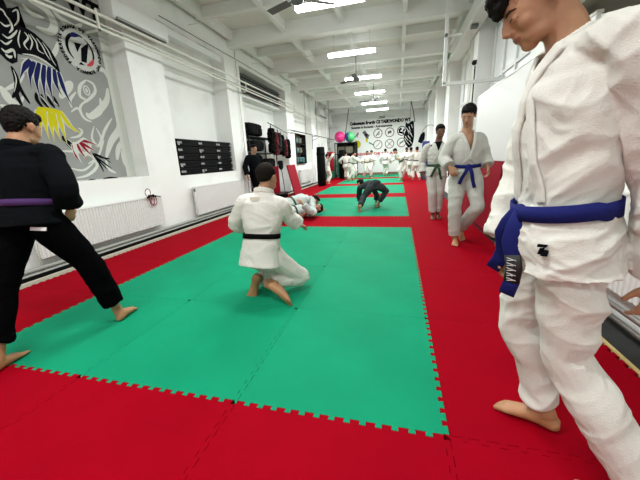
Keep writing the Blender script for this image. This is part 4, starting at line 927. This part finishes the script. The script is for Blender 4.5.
# --- kneeling person
J = dict(pelvis=(-1.345, 1.17, .43), neck=(-1.315, 1.27, .925), head=(-1.285, 1.30, 1.03), face=(.18, .98, -.06), hup=(0, 0, 1),
 shL=(-1.475, 1.22, .835), elL=(-1.60, 1.24, .64), wrL=(-1.48, 1.42, .58), shR=(-1.175, 1.27, .81), elR=(-1.15,1.32,0.726), wrR=(-1.089,1.44,0.595),
 hdR=(.3, .9, -.3), hnR=(-.3, 0, -1), htR=(-.8, .3, .2), hdL=(.3, .9, -.3), hnL=(0, 0, -1), htL=(.8, .2, .2), curl=.35,
 hipL=(-1.44, 1.19, .38), hipR=(-1.26, 1.19, .38), knL=(-1.36, 1.56, .09), anL=(-1.46, 1.23, .13), knR=(-1.07, 1.40, .11), anR=(-1.319,1.15,0.14),
 heL=(-1.412,1.14,0.204), toL=(-1.491,1.15,-0.025), heR=(-1.284,1.07,0.139), toR=(-1.053,1.02,0.006), fuL=(.05, 1, .15), fuR=(.3, .8, .5),
 waist=.26, fs=1.2, split=0)
kn, KI = person('person', 'kneeling person in white uniform with black belt, seen from behind on the green mats', J, 'gi', 'gi', 'kbelt', 'skin2', 'hairb', vox=.0075, bulk=.95,
    hairstyle='crop', amp=.008, seed=9, skirt=.26, cuff=.9, hem=.84, s=.97, vneck=True, belt_tails=True)
decal(kn, [KI['bv']], None, [[(-1.411,1.2,0.883), (-1.33,1.2,0.878), (-1.337,1.2,0.849), (-1.414,1.2,0.854)]], 'cream', 'collar_patch')
decal(kn, [KI['bv']], None, [[(-1.399,1.19,0.878), (-1.333,1.19,0.873), (-1.337,1.19,0.857), (-1.401,1.19,0.861)]], 'gi', 'collar_patch_inner')
# --- walking youth, bare chest
J = dict(pelvis=(.60, 3.10, .90), neck=(.575, 3.08, 1.395), head=(.572, 3.03, 1.575), face=(-.35, -.80, -.42), hup=(-.1, -.4, .9),
 shL=(.725, 3.10, 1.315), elL=(.82, 3.14, 1.10), wrL=(.83, 3.05, .98), shR=(.425, 3.05, 1.31), elR=(.325, 3.06, 1.10), wrR=(.385, 2.92, .99),
 hdR=(.4, -.2, -.7), hnR=(.3, .9, 0), htR=(.6, -.6, .3), hdL=(.15, -.2, -1), hnL=(-1, 0, 0), htL=(-.2, -1, 0), curl=.6,
 hipL=(.69, 3.09, .87), hipR=(.51, 3.09, .87), knL=(.74, 2.98, .50), anL=(.63, 3.30, .16), knR=(.49, 3.03, .48), anR=(.52, 3.10, .085),
 heL=(.62, 3.37, .12), toL=(.64, 3.17, .0), heR=(.54, 3.14, 0), toR=(.50, 2.92, 0), fuL=(0, -.3, 1), cross=.40)
person('person', 'youth walking toward the camera in open white uniform with blue belt, bare chest', J, 'gi2', 'gi2', 'blue', 'skin2', 'hair', vox=.008, bulk=.98, hairstyle='short', amp=.006, seed=12, skirt=.22, cuff=.88, hem=.93)
# --- youth behind with the green belt
J = dict(pelvis=(.44, 4.82, .86), neck=(.46, 4.84, 1.35), head=(.48, 4.80, 1.525), face=(.12, -.98, -.15), hup=(0, 0, 1),
 shL=(.63, 4.84, 1.28), elL=(.70, 4.88, 1.04), wrL=(.66, 4.80, .84), shR=(.28, 4.84, 1.28), elR=(.20, 4.88, 1.03), wrR=(.22, 4.80, .82), curl=.5,
 hnL=(-1, 0, 0), htL=(0, -1, 0), hnR=(1, 0, 0), htR=(0, -1, 0),
 hipL=(.53, 4.82, .84), hipR=(.35, 4.82, .84), knL=(.52, 4.78, .47), anL=(.51, 4.86, .085), knR=(.39, 4.74, .47), anR=(.42, 4.80, .085),
 heL=(.51, 4.90, 0), toL=(.53, 4.68, 0), heR=(.42, 4.85, 0), toR=(.40, 4.62, 0), cross=.56)
person('person', 'dark-haired youth in white uniform with green belt over a black shirt, behind the walking one', J, 'gi2', 'gi2', 'gbelt', 'skin3', 'hair', vox=.009, hairstyle='short', amp=.006, seed=15, undershirt='kgi', skirt=.2, cuff=.9, hem=.9, s=.96, bulk=.97)
# --- person in black in the recess
J, s_ = stance((-4.13, 6.96, .0), -.5, 1.74, head_turn=.1, head_pitch=-.1, step=.03, armL=(.10, .05, -.48), armR=(.12, .05, -.48))
person('person', 'person all in black standing by the shelf rack behind the kneeling person', J, 'kgi', 'kgi2', None, 'skin2', 'hair', vox=.013, s=s_, amp=.006, seed=18, vneck=False, skirt=.1, hairstyle='short')
# --- crawling person in grey
J = dict(pelvis=(-.72, 5.95, .53), neck=(-.97, 6.26, .50), head=(-1.10, 6.32, .54), face=(-.75, .45, -.4), hup=(-.2, .3, .9),
 shL=(-1.08, 6.12, .48), elL=(-1.14, 6.35, .24), wrL=(-1.10, 6.45, .05), shR=(-.84, 6.36, .47), elR=(-.72, 6.50, .25), wrR=(-.74, 6.62, .05),
 hdL=(-.2, 1, -.1), hdR=(-.1, 1, -.1), hnL=(0, 0, -1), hnR=(0, 0, -1), htL=(1, 0, 0), htR=(-1, 0, 0), curl=.1,
 hipL=(-.80, 5.88, .51), hipR=(-.65, 6.02, .51), knL=(-.96, 5.82, .30), anL=(-1.02, 5.48, .10), knR=(-.48, 6.10, .38), anR=(-.66, 6.12, .09),
 heL=(-1.04, 5.42, .16), toL=(-1.02, 5.44, -.03), heR=(-.69, 6.05, 0), toR=(-.62, 6.27, 0), fuL=(0, 1, .3), waist=.3)
person('person', 'person in dark grey clothes crawling on hands and feet on the second green rectangle', J, 'greycloth', 'greycloth', None, 'skin', 'hair', vox=.011, s=.9, amp=.007, seed=21, vneck=False, skirt=.05, hairstyle='short', cuff=.6, hem=.8, bulk=.95)
# --- two people grappling on the floor
J = dict(pelvis=(-2.422, 4.776, 0.287), neck=(-2.108, 5.190, 0.374), head=(-1.974, 5.302, 0.287), face=(.5, .3, -.7), hup=(.6, .6, .3),
 shL=(-2.243, 5.325, 0.359), elL=(-2.108, 5.504, 0.172), wrL=(-1.884, 5.448, 0.086), shR=(-1.974, 5.078, 0.345), elR=(-1.918, 4.854, 0.172), wrR=(-2.019, 4.675, 0.115),
 hipL=(-2.512, 4.854, 0.287), hipR=(-2.355, 4.698, 0.273), knL=(-2.825, 4.966, 0.359), anL=(-2.982, 4.675, 0.101), knR=(-2.556, 4.406, 0.201), anR=(-2.870, 4.339, 0.101),
 heL=(-3.016, 4.630, 0.071), toL=(-3.049, 4.406, 0.043), heR=(-2.926, 4.328, 0.071), toR=(-3.094, 4.160, 0.043), fuL=(.2, 0, 1), fuR=(0, .2, 1), curl=.5)
person('person', 'upper of the two people in pale uniforms grappling on the floor, lying on top', J, 'gigrey', 'gigrey', 'gbelt', 'skin2', 'hair', vox=.011, s=.92, amp=.012, seed=24, vneck=False, skirt=.2, bulk=1.0, belt_tails=False)
J = dict(pelvis=(-2.310, 4.552, 0.166), neck=(-2.030, 4.944, 0.151), head=(-1.851, 5.078, 0.159), face=(.1, -.3, .9), hup=(.6, .7, .1),
 shL=(-2.176, 5.078, 0.144), elL=(-2.265, 5.302, 0.129), wrL=(-2.108, 5.414, 0.287), shR=(-1.884, 4.832, 0.144), elR=(-1.840, 4.608, 0.129), wrR=(-2.019, 4.518, 0.345),
 hipL=(-2.400, 4.630, 0.159), hipR=(-2.243, 4.474, 0.159), knL=(-2.691, 4.742, 0.431), anL=(-2.601, 4.406, 0.129), knR=(-2.444, 4.182, 0.374), anR=(-2.803, 4.272, 0.129),
 heL=(-2.579, 4.384, 0.057), toL=(-2.736, 4.227, 0.029), heR=(-2.848, 4.227, 0.057), toR=(-2.982, 4.048, 0.029), curl=.5)
person('person', 'lower of the two people in pale uniforms grappling on the floor, lying on the back', J, 'gigrey', 'gigrey', 'gbelt', 'skin2', 'hair', vox=.011, s=.92, amp=.012, seed=27, vneck=False, skirt=.2, bulk=.95, belt_tails=False)
# --- distant group
def far(label, base, heading, H, seed, gi='gi', belt='kbelt', skin='skin2', **k):
    J, s_ = stance(base, heading, H, **k); person('person', label, J, gi, gi, belt, skin, 'hair', vox=.016, s=s_, amp=.007, seed=seed, vneck=False, skirt=.3, belt_tails=False, group=None)
pi = math.pi
far('child in white uniform standing with raised arm between the black and red punching bags', (-3.46, 13.2, 0), .9, 1.47, 31, belt=None, armL=(.1, .05, -.45), armR=(.25, .15, .35), step=.05)
far('person in white with black belt leaning right, at the left of the distant group', (-2.62, 14.9, 0), .25, 1.62, 33, lean=.35, spread=.16, step=.14, armL=(.2, .4, -.2), armR=(.1, .45, -.3))
far('person in white half hidden at the far left of the distant group', (-3.02, 16.0, 0), 1.4, 1.60, 34, armL=(.2, .2, -.3), armR=(.15, .1, -.45))
far('person in white behind the leaning one, near the yellow sign', (-2.75, 17.4, 0), -1.3, 1.50, 35, armL=(.15, .3, -.2), armR=(.15, .2, -.4))
far('person in white with black belt in wide stance under the feathered sign', (-1.92, 16.6, 0), -1.2, 1.58, 36, spread=.2, armL=(.1, .4, -.2), armR=(.1, .3, -.25), lean=.08)
far('person in white facing the wide-stance one, turned away', (-1.75, 17.7, 0), -2.1, 1.62, 37, skin='skin', armL=(.1, .3, -.3), armR=(.2, .2, -.3))
far('person in white with black belt standing below the cross sign', (-.98, 18.2, 0), 1.2, 1.68, 38, step=.03, armL=(.15, .1, -.45), armR=(.15, .1, -.45), skin='skin')
far('tall person in white leaning left with a diagonal black belt, mid kick', (-.02, 14.4, 0), 3.6, 1.72, 39, lean=.62, spread=.14, step=.10, armL=(.3, .2, -.2), armR=(.3, .1, -.3))
far('dark-haired person in white facing the camera between two others', (.22, 16.9, 0), -1.4, 1.66, 40, skin='skin3', armL=(.2, .2, -.3), armR=(.2, .2, -.3))
far('person in white with black belt seen from behind, right end of the distant group', (.62, 14.1, 0), 1.9, 1.60, 41, spread=.12, armL=(.25, .25, -.1), armR=(.2, .1, -.38))
far('person in white partly hidden behind the right end of the distant group', (.40, 15.6, 0), 1.2, 1.62, 42, armL=(.2, .3, -.1), armR=(.2, .2, -.3))
